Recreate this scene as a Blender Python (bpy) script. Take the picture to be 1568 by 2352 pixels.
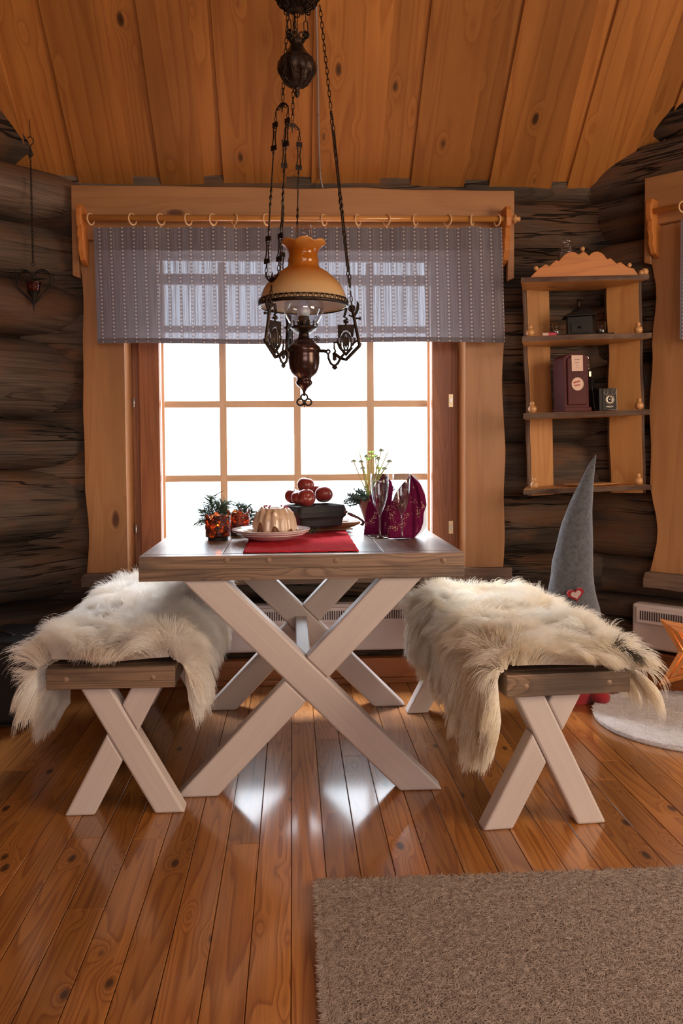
import bpy, math, random
import numpy as np
from mathutils import Vector, Matrix, Euler, noise as mnoise
R = math.radians
random.seed(7)
for o in list(bpy.data.objects): bpy.data.objects.remove(o)
scene = bpy.context.scene
col = scene.collection

# ------------------------------------------------------------------ camera
CAMH = 1.08
FPX, PCX, PCY = 1870.0, 784.0, 1097.0
YAW, PITCH, ROLL = 3.43, 2.2, 0.35
cam_d = bpy.data.cameras.new('camera')
cam = bpy.data.objects.new('camera', cam_d); col.objects.link(cam)
cam_d.sensor_fit = 'VERTICAL'; cam_d.sensor_height = 36.0
cam_d.lens = FPX/2352*36.0
cam_d.shift_y = -(1176-PCY)/2352
cam_d.clip_start = 0.05
camR = (Matrix.Rotation(-R(YAW), 3, 'Z') @ Matrix.Rotation(R(90-PITCH), 3, 'X') @ Matrix.Rotation(-R(ROLL), 3, 'Z'))
cam.matrix_world = Matrix.Translation((0, 0, CAMH)) @ camR.to_4x4()
scene.camera = cam
CAMP = Vector((0, 0, CAMH))
def ray(px, py):
    return camR @ Vector(((px-PCX)/FPX, -(py-PCY)/FPX, -1.0))
def atY(px, py, Y):
    d = ray(px, py); return CAMP + d*(Y/d.y)
def atZ(px, py, Z=0.0):
    d = ray(px, py); return CAMP + d*((Z-CAMH)/d.z)
def atP(px, py, p0, n):
    d = ray(px, py); n = Vector(n); return CAMP + d*((Vector(p0)-CAMP).dot(n)/d.dot(n))

# ------------------------------------------------------------------ world, lights, exposure
scene.view_settings.view_transform = 'Standard'
scene.view_settings.look = 'None'
scene.view_settings.gamma = 1.0
scene.view_settings.use_curve_mapping = False
scene.view_settings.exposure = 0.0
world = bpy.data.worlds.new('overcast_snow_sky'); scene.world = world
world.use_nodes = True
wb = world.node_tree.nodes['Background']
wb.inputs[0].default_value = (0.86, 0.93, 1.0, 1)
wb.inputs[1].default_value = 8.0
def area(name, loc, rot, sx, sy, power, color, portal=False):
    l = bpy.data.lights.new(name, 'AREA'); l.shape = 'RECTANGLE'; l.size = sx; l.size_y = sy
    l.energy = power; l.color = color
    if portal: l.cycles.is_portal = True
    o = bpy.data.objects.new(name, l); col.objects.link(o); o.location = loc; o.rotation_euler = rot
    return o
YW = 3.80            # face of the back wall
# daylight through the windows: portals guide the sky light
area('portal_back', (-0.03, YW+0.32, 1.3), (R(90), 0, 0), 1.7, 1.7, 0, (1, 1, 1), True)
# added area lamp outside, unseen above the view, brightening fleece and table top
area('outdoor_fill_light', (-0.3, 6.6, 5.4), (R(-53), 0, 0), 3.2, 2.2, 2300, (0.95, 0.97, 1.0))
# added fills standing in for light from the unseen room around the viewer
area('rear_fill_light', (0.9, -2.6, 1.75), (R(78), 0, R(12)), 2.6, 1.5, 66, (1.0, 0.86, 0.80))
area('side_fill_light', (2.9, 0.6, 1.6), (R(80), 0, R(78)), 1.6, 1.4, 78, (1.0, 0.80, 0.58))  # added warm fill from the right, the wall has no window here
area('overhead_fill_light', (-0.3, -0.6, 3.6), (0, 0, 0), 0.7, 0.7, 17, (1.0, 0.72, 0.45))  # added warm fill from above, no lamp hangs here

# ------------------------------------------------------------------ materials
def new_mat(name):
    m = bpy.data.materials.new(name); m.use_nodes = True
    nt = m.node_tree; b = nt.nodes['Principled BSDF']
    return m, nt, b
def setp(b, **k):
    names = {'rough': 'Roughness', 'metal': 'Metallic', 'coat': 'Coat Weight', 'coatr': 'Coat Roughness', 'spec': 'Specular IOR Level',
             'sheen': 'Sheen Weight', 'sss': 'Subsurface Weight', 'emis': 'Emission Strength', 'trans': 'Transmission Weight', 'ior': 'IOR', 'alpha': 'Alpha'}
    for q, v in k.items(): b.inputs[names[q]].default_value = v
def plain(name, c, rough=0.5, vary=0.0, scale=8.0, bump=0.0, bscale=60.0, **k):
    m, nt, b = new_mat(name)
    b.inputs['Base Color'].default_value = (*c, 1); setp(b, rough=rough, **k)
    tc = nt.nodes.new('ShaderNodeTexCoord')
    n = nt.nodes.new('ShaderNodeTexNoise'); n.inputs['Scale'].default_value = scale; n.inputs['Detail'].default_value = 4
    nt.links.new(tc.outputs['Object'], n.inputs['Vector'])
    v = vary if vary > 0 else 0.06
    r = nt.nodes.new('ShaderNodeValToRGB')
    r.color_ramp.elements[0].position = 0.3; r.color_ramp.elements[1].position = 0.7
    r.color_ramp.elements[0].color = (*[x*(1-v) for x in c], 1); r.color_ramp.elements[1].color = (*[min(1, x*(1+v)) for x in c], 1)
    nt.links.new(n.outputs['Fac'], r.inputs[0]); nt.links.new(r.outputs[0], b.inputs['Base Color'])
    if bump > 0:
        n2 = nt.nodes.new('ShaderNodeTexNoise'); n2.inputs['Scale'].default_value = bscale; n2.inputs['Detail'].default_value = 5
        nt.links.new(tc.outputs['Object'], n2.inputs['Vector'])
        bp = nt.nodes.new('ShaderNodeBump'); bp.inputs['Strength'].default_value = bump; bp.inputs['Distance'].default_value = 0.004
        nt.links.new(n2.outputs['Fac'], bp.inputs['Height']); nt.links.new(bp.outputs[0], b.inputs['Normal'])
    return m
class NT:
    def __init__(s, nt): s.nt = nt
    def n(s, t, **k):
        x = s.nt.nodes.new(t)
        for a, v in k.items(): setattr(x, a, v)
        return x
    def l(s, a, b): s.nt.links.new(a, b)
    def math(s, op, a, b=None, c=None, clamp=False):
        x = s.nt.nodes.new('ShaderNodeMath'); x.operation = op; x.use_clamp = clamp
        for i, v in enumerate((a, b, c)):
            if v is None: continue
            if isinstance(v, (int, float)): x.inputs[i].default_value = v
            else: s.l(v, x.inputs[i])
        return x.outputs[0]
    def vscale(s, v, sc):
        x = s.nt.nodes.new('ShaderNodeVectorMath'); x.operation = 'MULTIPLY'; s.l(v, x.inputs[0]); x.inputs[1].default_value = sc; return x.outputs[0]
    def noise(s, v, scale=1.0, detail=2.0, rough=0.5):
        x = s.nt.nodes.new('ShaderNodeTexNoise'); x.inputs['Scale'].default_value = scale; x.inputs['Detail'].default_value = detail
        x.inputs['Roughness'].default_value = rough; s.l(v, x.inputs['Vector']); return x.outputs['Fac']
    def ramp(s, f, stops):
        x = s.nt.nodes.new('ShaderNodeValToRGB'); cr = x.color_ramp
        while len(cr.elements) < len(stops): cr.elements.new(0.5)
        for e, (p, c) in zip(cr.elements, stops):
            e.position = p; e.color = (*c, 1) if not isinstance(c, (int, float)) else (c, c, c, 1)
        s.l(f, x.inputs[0]); return x.outputs[0]
    def mix(s, f, a, b, mode='MIX'):
        x = s.nt.nodes.new('ShaderNodeMix'); x.data_type = 'RGBA'; x.blend_type = mode
        for i, v in ((0, f), (6, a), (7, b)):
            if isinstance(v, (int, float)): x.inputs[i].default_value = v
            elif isinstance(v, tuple): x.inputs[i].default_value = (*v, 1)
            else: s.l(v, x.inputs[i])
        return x.outputs[2]
    def attr(s, name):
        x = s.nt.nodes.new('ShaderNodeAttribute'); x.attribute_name = name; return x
def wood(name, light, dark, knot=(0.05, 0.02, 0.01), rings=9, contrast=0.6, knots=1.0, knot_freq=(1.6, 6.0), rough=0.45, coat=0.0, coatr=0.1,
         fine=0.25, bump=0.15, patch=0.25, field=(0.55, 9.0), crack=0.0, tintamt=0.35, stain=None, knotsize=0.09, spec=0.4):
    m, nt, b = new_mat(name); T = NT(nt)
    a = T.attr('wc'); v = a.outputs['Vector']; tn = T.attr('tint').outputs['Fac']
    vk = T.vscale(v, (knot_freq[0], knot_freq[1], knot_freq[1]))
    vo = T.n('ShaderNodeTexVoronoi'); vo.inputs['Scale'].default_value = 1.0; vo.inputs['Randomness'].default_value = 1.0; T.l(vk, vo.inputs['Vector'])
    d = vo.outputs['Distance']
    kin = T.math('SUBTRACT', 1.0, T.math('MULTIPLY', d, 2.6, clamp=True))
    kin = T.math('MULTIPLY', T.math('POWER', kin, 2.0), 0.35*knots)
    f = T.noise(T.vscale(v, (field[0], field[1], field[1])), 1.0, 1.2)
    f = T.math('ADD', f, kin)
    f = T.math('ADD', f, T.math('MULTIPLY', T.noise(T.vscale(v, (3, 40, 40)), 1.0, 2), 0.03))
    fr = T.math('FRACT', T.math('MULTIPLY', f, float(rings)*2))
    ring = T.ramp(fr, [(0.0, 0.0), (0.55, 0.35), (0.86, 1.0), (1.0, 0.0)])
    fn = T.noise(T.vscale(v, (6, 260, 260)), 1.0, 2)
    big = T.noise(T.vscale(v, (0.8, 5, 5)), 1.0, 2)
    c1 = T.mix(T.math('MULTIPLY', ring, contrast), light, dark)
    fnr = T.ramp(fn, [(0.3, 1.0-fine), (0.7, 1.0)])
    c1 = T.mix(1.0, c1, fnr, 'MULTIPLY')
    bg = T.ramp(big, [(0.3, 1.0-patch), (0.7, 1.0+patch*0.2)])
    c1 = T.mix(1.0, c1, bg, 'MULTIPLY')
    if stain is not None:
        st = T.ramp(T.noise(T.vscale(v, (1.4, 3.5, 3.5)), 1.7, 4, 0.6), [(0.46, 0.0), (0.62, 1.0)])
        c1 = T.mix(T.math('MULTIPLY', st, stain[1]), c1, stain[0])
    if crack > 0:
        cn = T.noise(T.vscale(v, (0.9, 13, 13)), 1.3, 3, 0.55)
        cl = T.math('ABSOLUTE', T.math('SUBTRACT', cn, 0.5))
        cr = T.ramp(cl, [(0.0, 1.0), (0.006, 0.9), (0.02, 0.0)])
        gate = T.ramp(T.noise(v, 1.3, 1), [(0.42, 0.0), (0.55, 1.0)])
        crf = T.math('MULTIPLY', T.math('MULTIPLY', cr, gate), crack)
        c1 = T.mix(crf, c1, (0.012, 0.008, 0.006))
    kc = T.ramp(T.math('ADD', d, T.math('MULTIPLY', T.noise(v, 40, 2), 0.03)), [(0.0, 1.0), (knotsize, 0.85), (knotsize*1.6, 0.0)])
    c1 = T.mix(T.math('MULTIPLY', kc, min(1.0, knots)), c1, knot)
    tint = T.math('ADD', T.math('MULTIPLY', tn, tintamt), 1.0-tintamt*0.5)
    tc = T.n('ShaderNodeCombineColor'); 
    for i in range(3): T.l(tint, tc.inputs[i])
    c1 = T.mix(1.0, c1, tc.outputs[0], 'MULTIPLY')
    T.l(c1, b.inputs['Base Color'])
    setp(b, rough=rough, coat=coat, coatr=coatr, spec=spec)
    h = T.math('ADD', T.math('MULTIPLY', fn, 0.5), T.math('MULTIPLY', ring, -0.25))
    if crack > 0: h = T.math('ADD', h, T.math('MULTIPLY', crf, -3.0))
    bp = T.n('ShaderNodeBump'); bp.inputs['Strength'].default_value = bump; bp.inputs['Distance'].default_value = 0.003
    T.l(h, bp.inputs['Height']); T.l(bp.outputs[0], b.inputs['Normal'])
    return m
MW = {}
MW['floor'] = wood('varnished_pine_floor', (0.52, 0.205, 0.045), (0.24, 0.062, 0.010), (0.035, 0.012, 0.005), rings=7, contrast=0.75, rough=0.34, coat=1.0, coatr=0.12,
                   fine=0.25, bump=0.06, knot_freq=(4.2, 9.0), knots=1.0, field=(0.7, 12), tintamt=0.5, knotsize=0.08)
MW['ceil'] = wood('pine_ceiling_boards', (0.50, 0.20, 0.048), (0.30, 0.09, 0.018), (0.03, 0.012, 0.006), rings=5, contrast=0.55, rough=0.42, knot_freq=(3.6, 7.5), fine=0.15, tintamt=0.38, field=(0.35, 7), knotsize=0.09)
MW['case'] = wood('pine_window_casing', (0.50, 0.24, 0.095), (0.36, 0.14, 0.05), (0.09, 0.025, 0.012), rings=3, contrast=0.4, rough=0.42, knot_freq=(2.0, 4.5), fine=0.12, tintamt=0.2, knotsize=0.07)
MW['sash'] = wood('reddish_pine_sash', (0.42, 0.16, 0.065), (0.26, 0.08, 0.03), rings=8, contrast=0.5, knots=0.4, rough=0.4, fine=0.2, tintamt=0.2)
MW['muntin'] = wood('pale_pine_muntin', (0.82, 0.58, 0.38), (0.7, 0.45, 0.26), rings=4, contrast=0.3, knots=0.0, rough=0.45, fine=0.1, tintamt=0.1)
MW['rod'] = wood('lacquered_pine_rod', (0.62, 0.27, 0.065), (0.45, 0.17, 0.035), rings=5, contrast=0.4, knots=0.0, rough=0.3, coat=0.5, fine=0.1)
MW['shelf'] = wood('shelf_pine', (0.58, 0.28, 0.095), (0.42, 0.16, 0.045), (0.12, 0.045, 0.015), rings=3, contrast=0.5, rough=0.45, knot_freq=(2.4, 5.0), fine=0.12, tintamt=0.3, knotsize=0.07)
MW['bark'] = wood('weathered_live_edge', (0.26, 0.16, 0.11), (0.10, 0.06, 0.045), rings=6, contrast=0.6, rough=0.8, fine=0.4, patch=0.5, stain=((0.06, 0.02, 0.012), 0.8))
MW['crest'] = wood('carved_crest_pine', (0.60, 0.22, 0.05), (0.40, 0.12, 0.022), rings=4, contrast=0.5, rough=0.45, fine=0.12)
MW['log'] = wood('weathered_grey_log', (0.175, 0.122, 0.090), (0.060, 0.040, 0.030), (0.03, 0.018, 0.012), rings=7, contrast=0.5, rough=0.75, knot_freq=(1.0, 2.6), fine=0.45,
                 bump=1.0, patch=0.78, crack=1.0, tintamt=0.6, stain=((0.17, 0.075, 0.030), 0.6), knotsize=0.05, spec=0.25)
MW['board'] = wood('greyed_reclaimed_pine', (0.40, 0.255, 0.165), (0.17, 0.105, 0.072), (0.045, 0.03, 0.022), rings=7, contrast=0.75, rough=0.42, knot_freq=(2.6, 7), fine=0.35, patch=0.4, bump=0.3,
                   stain=((0.07, 0.055, 0.048), 0.7), field=(0.35, 14), tintamt=0.3, coat=0.45, coatr=0.22)
MW['white'] = wood('white_glazed_beam', (0.66, 0.565, 0.53), (0.60, 0.50, 0.46), (0.42, 0.36, 0.34), rings=3, contrast=0.35, rough=0.42, knots=0.4, fine=0.06, patch=0.10, bump=0.08, tintamt=0.06, coat=0.1, coatr=0.3)
MW['dough'] = wood('brown_wood_tray', (0.38, 0.19, 0.08), (0.22, 0.09, 0.035), rings=6, contrast=0.6, rough=0.45, fine=0.2)
MW['roughsill'] = wood('unplaned_grey_board', (0.22, 0.15, 0.115), (0.11, 0.07, 0.055), (0.03, 0.018, 0.012), rings=6, contrast=0.6, rough=0.75, fine=0.4, bump=0.6, stain=((0.28, 0.16, 0.09), 0.4))
MW['skirt'] = wood('reddish_skirting', (0.36, 0.12, 0.035), (0.22, 0.06, 0.018), rings=4, contrast=0.5, knots=0.5, rough=0.4, fine=0.15)
M = {}
M['bronze'] = plain('dark_bronze', (0.035, 0.022, 0.016), 0.42, vary=0.6, scale=40, bump=0.3, bscale=120, metal=0.75)
M['castbronze'] = plain('cast_brown_bronze', (0.045, 0.028, 0.020), 0.38, vary=0.5, scale=60, bump=0.6, bscale=150, metal=0.8)
M['font'] = plain('brown_patinated_font', (0.055, 0.022, 0.017), 0.25, vary=0.3, scale=14, metal=0.6, coat=0.3)
M['iron'] = plain('black_iron', (0.022, 0.017, 0.015), 0.5, vary=0.3, metal=0.6)
M['black'] = plain('black_wood', (0.012, 0.010, 0.011), 0.65, vary=0.4, scale=20, bump=0.3)
M['bag'] = plain('black_nylon', (0.008, 0.009, 0.011), 0.5, bump=0.3, bscale=500)
M['radiator'] = plain('white_enamel', (0.62, 0.53, 0.50), 0.35)
M['slot'] = plain('dark_slot', (0.03, 0.022, 0.02), 0.8)
M['china'] = plain('pale_pink_china', (0.66, 0.55, 0.54), 0.15, coat=0.6, coatr=0.05)
M['brass'] = plain('brass', (0.65, 0.50, 0.30), 0.35, metal=0.8)
M['steel'] = plain('steel', (0.5, 0.5, 0.52), 0.3, metal=0.9)
M['ring'] = plain('pale_wood_ring', (0.72, 0.45, 0.24), 0.3, coat=0.4)
M['knob'] = plain('turned_pine_knob', (0.60, 0.31, 0.12), 0.35, vary=0.15, scale=30, coat=0.3)
M['redcloth'] = plain('red_runner_cloth', (0.55, 0.025, 0.04), 0.95, vary=0.15, scale=60, bump=0.4, bscale=300, spec=0.1)
M['felt'] = plain('grey_felt', (0.085, 0.088, 0.10), 0.95, vary=0.35, scale=70, bump=0.8, bscale=220, sheen=0.6)
M['redfelt'] = plain('red_felt', (0.30, 0.010, 0.018), 0.9, bump=0.5, bscale=200, sheen=0.3)
M['pinkfelt'] = plain('pale_felt', (0.50, 0.36, 0.36), 0.9, bump=0.5, bscale=200)
M['beard'] = plain('white_wool_beard', (0.7, 0.68, 0.65), 0.95, bump=1.0, bscale=90)
M['skin'] = plain('cloth_nose', (0.62, 0.36, 0.26), 0.8)
M['oxblood'] = plain('oxblood_tin', (0.080, 0.012, 0.014), 0.6, vary=0.2, spec=0.3)
M['cream'] = plain('cream_label', (0.72, 0.50, 0.40), 0.6)
M['pink'] = plain('pink_print', (0.62, 0.12, 0.10), 0.6)
M['greyprint'] = plain('grey_print', (0.42, 0.27, 0.21), 0.7)
M['leather'] = plain('black_leatherette', (0.012, 0.011, 0.011), 0.45, bump=0.5, bscale=400)
M['chrome'] = plain('camera_trim', (0.36, 0.30, 0.25), 0.25, metal=0.7)
M['lens'] = plain('dark_lens', (0.01, 0.01, 0.012), 0.05, coat=1.0)
M['grinder'] = plain('dark_grinder', (0.014, 0.009, 0.007), 0.7, vary=0.3)
M['apple'] = None
M['cake'] = plain('brown_cake', (0.20, 0.085, 0.04), 0.8, vary=0.3, scale=60, bump=0.8, bscale=150)
M['icing'] = plain('cream_icing', (0.66, 0.47, 0.33), 0.22, vary=0.08, scale=20, coat=0.5, coatr=0.12)
M['berry'] = plain('red_berry', (0.30, 0.02, 0.03), 0.3, coat=0.4)
M['almond'] = plain('flaked_almond', (0.55, 0.33, 0.17), 0.6, vary=0.3, scale=60)
M['terracotta'] = plain('copper_brown_pot', (0.17, 0.075, 0.05), 0.5, vary=0.4, scale=25)
M['copper'] = plain('old_copper_handle', (0.12, 0.055, 0.04), 0.35, vary=0.3, metal=0.5)
M['pine'] = plain('pine_needle_green', (0.055, 0.10, 0.05), 0.5, vary=0.4, scale=60)
M['juniper'] = plain('juniper_green', (0.045, 0.085, 0.065), 0.55, vary=0.5, scale=60)
M['twig'] = plain('brown_twig', (0.12, 0.06, 0.03), 0.8)
M['stem'] = plain('pale_green_stem', (0.30, 0.38, 0.10), 0.5, sss=0.1)
M['petal0'] = None
M['wax'] = plain('white_wax', (0.8, 0.74, 0.66), 0.4, sss=0.2)
M['snow'] = plain('snow', (0.85, 0.88, 0.92), 0.8, vary=0.03)
M['plaster'] = plain('dim_room_panelling', (0.36, 0.20, 0.11), 0.6, vary=0.15)
M['carpet'] = plain('taupe_carpet_backing', (0.17, 0.125, 0.10), 0.95, vary=0.25, scale=120, bump=1.0, bscale=260)
M['whiterug'] = plain('white_rug', (0.74, 0.70, 0.70), 0.95, vary=0.08, scale=60, bump=1.0, bscale=220, sheen=0.3)
M['plug'] = plain('wood_plug', (0.30, 0.19, 0.125), 0.5, vary=0.2, scale=60)
M['cord'] = plain('grey_cable', (0.30, 0.25, 0.24), 0.45)
M['hide'] = plain('cream_hide', (0.55, 0.42, 0.30), 0.9)
M['magenta'] = plain('pinkred_tube', (0.55, 0.06, 0.12), 0.35)
def emis(name, c, s):
    m, nt, b = new_mat(name); b.inputs['Base Color'].default_value = (*c, 1)
    b.inputs['Emission Color'].default_value = (*c, 1); b.inputs['Emission Strength'].default_value = s
    tc = nt.nodes.new('ShaderNodeTexCoord'); n = nt.nodes.new('ShaderNodeTexNoise'); nt.links.new(tc.outputs['Object'], n.inputs[0])
    r = nt.nodes.new('ShaderNodeValToRGB'); r.color_ramp.elements[0].color = (*[x*0.9 for x in c], 1); r.color_ramp.elements[1].color = (*c, 1)
    nt.links.new(n.outputs['Fac'], r.inputs[0]); nt.links.new(r.outputs[0], b.inputs['Base Color'])
    return m
M['flame'] = emis('candle_flame', (1.0, 0.55, 0.16), 25.0)
M['starlight'] = emis('fairy_light', (1.0, 0.45, 0.12), 14.0)
def glass(name, tint=(1, 1, 1), refl=0.9, base=0.03, rough=0.02, edge=0.6, body=None):
    m, nt, b = new_mat(name); T = NT(nt); nt.nodes.remove(b)
    out = nt.nodes['Material Output']
    tr = T.n('ShaderNodeBsdfTransparent'); tr.inputs[0].default_value = (*tint, 1)
    gl = T.n('ShaderNodeBsdfGlossy'); gl.inputs['Roughness'].default_value = rough; gl.inputs['Color'].default_value = (0.9, 0.9, 0.9, 1)
    lw = T.n('ShaderNodeLayerWeight'); lw.inputs['Blend'].default_value = 0.35
    nz = T.noise(T.n('ShaderNodeTexCoord').outputs['Object'], 6, 2)
    f = T.math('ADD', T.math('MULTIPLY', T.math('POWER', lw.outputs['Facing'], 3.0), edge), T.math('ADD', base, T.math('MULTIPLY', nz, 0.01)), clamp=True)
    mx = T.n('ShaderNodeMixShader'); T.l(f, mx.inputs[0]); T.l(tr.outputs[0], mx.inputs[1]); T.l(gl.outputs[0], mx.inputs[2])
    T.l(mx.outputs[0], out.inputs['Surface'])
    return m
M['pane'] = glass('window_glass', (0.98, 0.99, 1.0), base=0.03, edge=0.4)
M['clear'] = glass('clear_glass', (0.90, 0.92, 0.94), base=0.09, edge=1.0)
M['amberglass'] = glass('amber_glass', (0.75, 0.18, 0.05), base=0.06, edge=0.6)
def fabric(name, build, trans=0.45):
    m, nt, b = new_mat(name); T = NT(nt); nt.nodes.remove(b)
    out = nt.nodes['Material Output']; c = build(T)
    df = T.n('ShaderNodeBsdfDiffuse'); tl = T.n('ShaderNodeBsdfTranslucent')
    T.l(c, df.inputs[0]); T.l(c, tl.inputs[0])
    mx = T.n('ShaderNodeMixShader'); mx.inputs[0].default_value = trans
    T.l(df.outputs[0], mx.inputs[1]); T.l(tl.outputs[0], mx.inputs[2]); T.l(mx.outputs[0], out.inputs['Surface'])
    return m
def curtain_c(T):
    a = T.attr('wc'); sp = T.n('ShaderNodeSeparateXYZ'); T.l(a.outputs['Vector'], sp.inputs[0])
    u, v = sp.outputs[0], sp.outputs[1]
    PU, PV = 0.0510, 0.0166
    cu = T.math('SUBTRACT', T.math('FRACT', T.math('DIVIDE', u, PU)), 0.5)
    x = T.math('MULTIPLY', T.math('ABSOLUTE', cu), PU/0.0052)
    cv = T.math('SUBTRACT', T.math('FRACT', T.math('DIVIDE', v, PV)), 0.5)
    y = T.math('MULTIPLY', cv, PV/0.0062)
    yy = T.math('SUBTRACT', y, T.math('SUBTRACT', T.math('MULTIPLY', x, 0.9), 0.35))
    # chevron heart: |x| < 1 and y between a lower v and rounded lobes
    low = T.math('SUBTRACT', y, T.math('SUBTRACT', T.math('MULTIPLY', x, 1.1), 1.0))
    lobe = T.math('SUBTRACT', T.math('SUBTRACT', 0.75, T.math('MULTIPLY', T.math('POWER', T.math('SUBTRACT', x, 0.5), 2.0), 2.2)), y)
    h = T.math('MULTIPLY', T.math('GREATER_THAN', low, 0.0), T.math('GREATER_THAN', lobe, 0.0))
    h = T.math('MULTIPLY', h, T.math('LESS_THAN', x, 1.02))
    # thin vertical stripes between the heart columns
    st = T.noise(T.vscale(a.outputs['Vector'], (520, 3, 1)), 1.0, 3, 0.7)
    band = T.math('GREATER_THAN', T.math('ABSOLUTE', cu), 0.17)
    thread = T.noise(T.vscale(a.outputs['Vector'], (700, 900, 1)), 1.0, 2)
    s = T.math('MULTIPLY', T.ramp(st, [(0.42, 0.0), (0.60, 1.0)]), band)
    c = T.mix(s, (0.115, 0.098, 0.112), (0.27, 0.245, 0.27))
    c = T.mix(T.math('MULTIPLY', thread, 0.5), c, (0.27, 0.25, 0.285))
    c = T.mix(h, c, (0.52, 0.47, 0.47))
    return c
def curtain_mat():
    m, nt, b = new_mat('striped_heart_cloth'); T = NT(nt); nt.nodes.remove(b)
    c = curtain_c(T); a = T.attr('wc'); v = a.outputs['Vector']
    sp = T.n('ShaderNodeSeparateXYZ'); T.l(v, sp.inputs[0])
    cu = T.math('ABSOLUTE', T.math('SUBTRACT', T.math('FRACT', T.math('DIVIDE', sp.outputs[0], 0.0510)), 0.5))
    st = T.ramp(T.noise(T.vscale(v, (330, 2, 1)), 1.0, 3, 0.7), [(0.38, 0.0), (0.62, 1.0)])
    th = T.ramp(T.noise(T.vscale(v, (900, 1300, 1)), 1.0, 2, 0.6), [(0.35, 0.25), (0.65, 1.0)])
    gate = T.math('ADD', T.math('MULTIPLY', T.math('GREATER_THAN', cu, 0.12), 0.65), 0.35)
    f = T.math('ADD', T.math('MULTIPLY', T.math('MULTIPLY', st, th), T.math('MULTIPLY', gate, 0.115)), 0.004)
    df = T.n('ShaderNodeBsdfDiffuse'); tl = T.n('ShaderNodeBsdfTranslucent'); tp = T.n('ShaderNodeBsdfTransparent')
    tp.inputs[0].default_value = (0.86, 0.9, 1.0, 1)
    T.l(c, df.inputs[0]); T.l(T.mix(0.5, c, (0.30, 0.29, 0.33)), tl.inputs[0])
    mx = T.n('ShaderNodeMixShader'); mx.inputs[0].default_value = 0.16; T.l(df.outputs[0], mx.inputs[1]); T.l(tl.outputs[0], mx.inputs[2])
    m2 = T.n('ShaderNodeMixShader'); T.l(f, m2.inputs[0]); T.l(mx.outputs[0], m2.inputs[1]); T.l(tp.outputs[0], m2.inputs[2])
    T.l(m2.outputs[0], nt.nodes['Material Output'].inputs['Surface']); return m
M['curtain'] = curtain_mat()
def flat_c(c1, c2): return lambda T: T.mix(T.noise(T.n('ShaderNodeTexCoord').outputs['Object'], 60, 2), c1, c2)
M['leaf'] = fabric('fresh_green_leaf', flat_c((0.30, 0.42, 0.10), (0.50, 0.60, 0.22)), 0.6)
M['petal'] = fabric('white_petal', flat_c((0.80, 0.80, 0.76), (0.9, 0.9, 0.86)), 0.5)
M['gpetal'] = fabric('greenish_petal', flat_c((0.42, 0.46, 0.34), (0.62, 0.64, 0.52)), 0.55)
def nap_c(T):
    tc = T.n('ShaderNodeTexCoord'); v = tc.outputs['Object']
    vo = T.n('ShaderNodeTexVoronoi'); vo.inputs['Scale'].default_value = 190; T.l(v, vo.inputs['Vector'])
    dots = T.ramp(vo.outputs['Distance'], [(0.30, 1.0), (0.42, 0.0)])
    gate = T.ramp(T.noise(v, 26, 1), [(0.55, 0.0), (0.60, 1.0)])
    c = T.mix(T.noise(v, 30, 4), (0.10, 0.006, 0.035), (0.26, 0.022, 0.10))
    return T.mix(T.math('MULTIPLY', dots, gate), c, (0.72, 0.52, 0.33))
M['napkin'] = fabric('burgundy_gold_paper', nap_c, 0.25)
M['napback'] = fabric('white_paper', lambda T: T.mix(T.noise(T.n('ShaderNodeTexCoord').outputs['Object'], 20, 2), (0.78, 0.78, 0.8), (0.86, 0.86, 0.88)), 0.4)
def shade_mat():
    m, nt, b = new_mat('amber_opal_glass'); T = NT(nt)
    tc = T.n('ShaderNodeTexCoord'); sp = T.n('ShaderNodeSeparateXYZ'); T.l(tc.outputs['Generated'], sp.inputs[0])
    zz = T.math('ADD', sp.outputs[2], T.math('MULTIPLY', T.math('SUBTRACT', T.noise(tc.outputs['Object'], 14, 3), 0.5), 0.05))
    c = T.ramp(zz, [(0.0, (0.90, 0.72, 0.45)), (0.28, (0.86, 0.56, 0.24)), (0.55, (0.70, 0.25, 0.03)), (0.85, (0.58, 0.17, 0.010)), (1.0, (0.85, 0.42, 0.10))])
    T.l(c, b.inputs['Base Color']); setp(b, rough=0.12, coat=0.6, coatr=0.04)
    tl = T.n('ShaderNodeBsdfTranslucent'); T.l(c, tl.inputs[0])
    mx = T.n('ShaderNodeMixShader'); mx.inputs[0].default_value = 0.42
    T.l(b.outputs[0], mx.inputs[1]); T.l(tl.outputs[0], mx.inputs[2]); T.l(mx.outputs[0], nt.nodes['Material Output'].inputs['Surface'])
    return m
M['shade'] = shade_mat()
M['shadein'] = plain('white_opal_lining', (0.80, 0.72, 0.66), 0.25, coat=0.4)
def apple_mat():
    m, nt, b = new_mat('red_apple_skin'); T = NT(nt)
    tc = T.n('ShaderNodeTexCoord'); sp = T.n('ShaderNodeSeparateXYZ'); T.l(tc.outputs['Object'], sp.inputs[0])
    f = T.noise(tc.outputs['Object'], 13, 2)
    c = T.ramp(f, [(0.38, (0.20, 0.012, 0.022)), (0.62, (0.34, 0.05, 0.03)), (0.75, (0.50, 0.14, 0.04))])
    sk = T.ramp(T.noise(T.vscale(tc.outputs['Object'], (90, 90, 12)), 1, 2), [(0.4, 0.75), (0.6, 1.0)])
    T.l(T.mix(1.0, c, sk, 'MULTIPLY'), b.inputs['Base Color']); setp(b, rough=0.28, coat=0.3)
    return m
M['apple'] = apple_mat()
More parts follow.
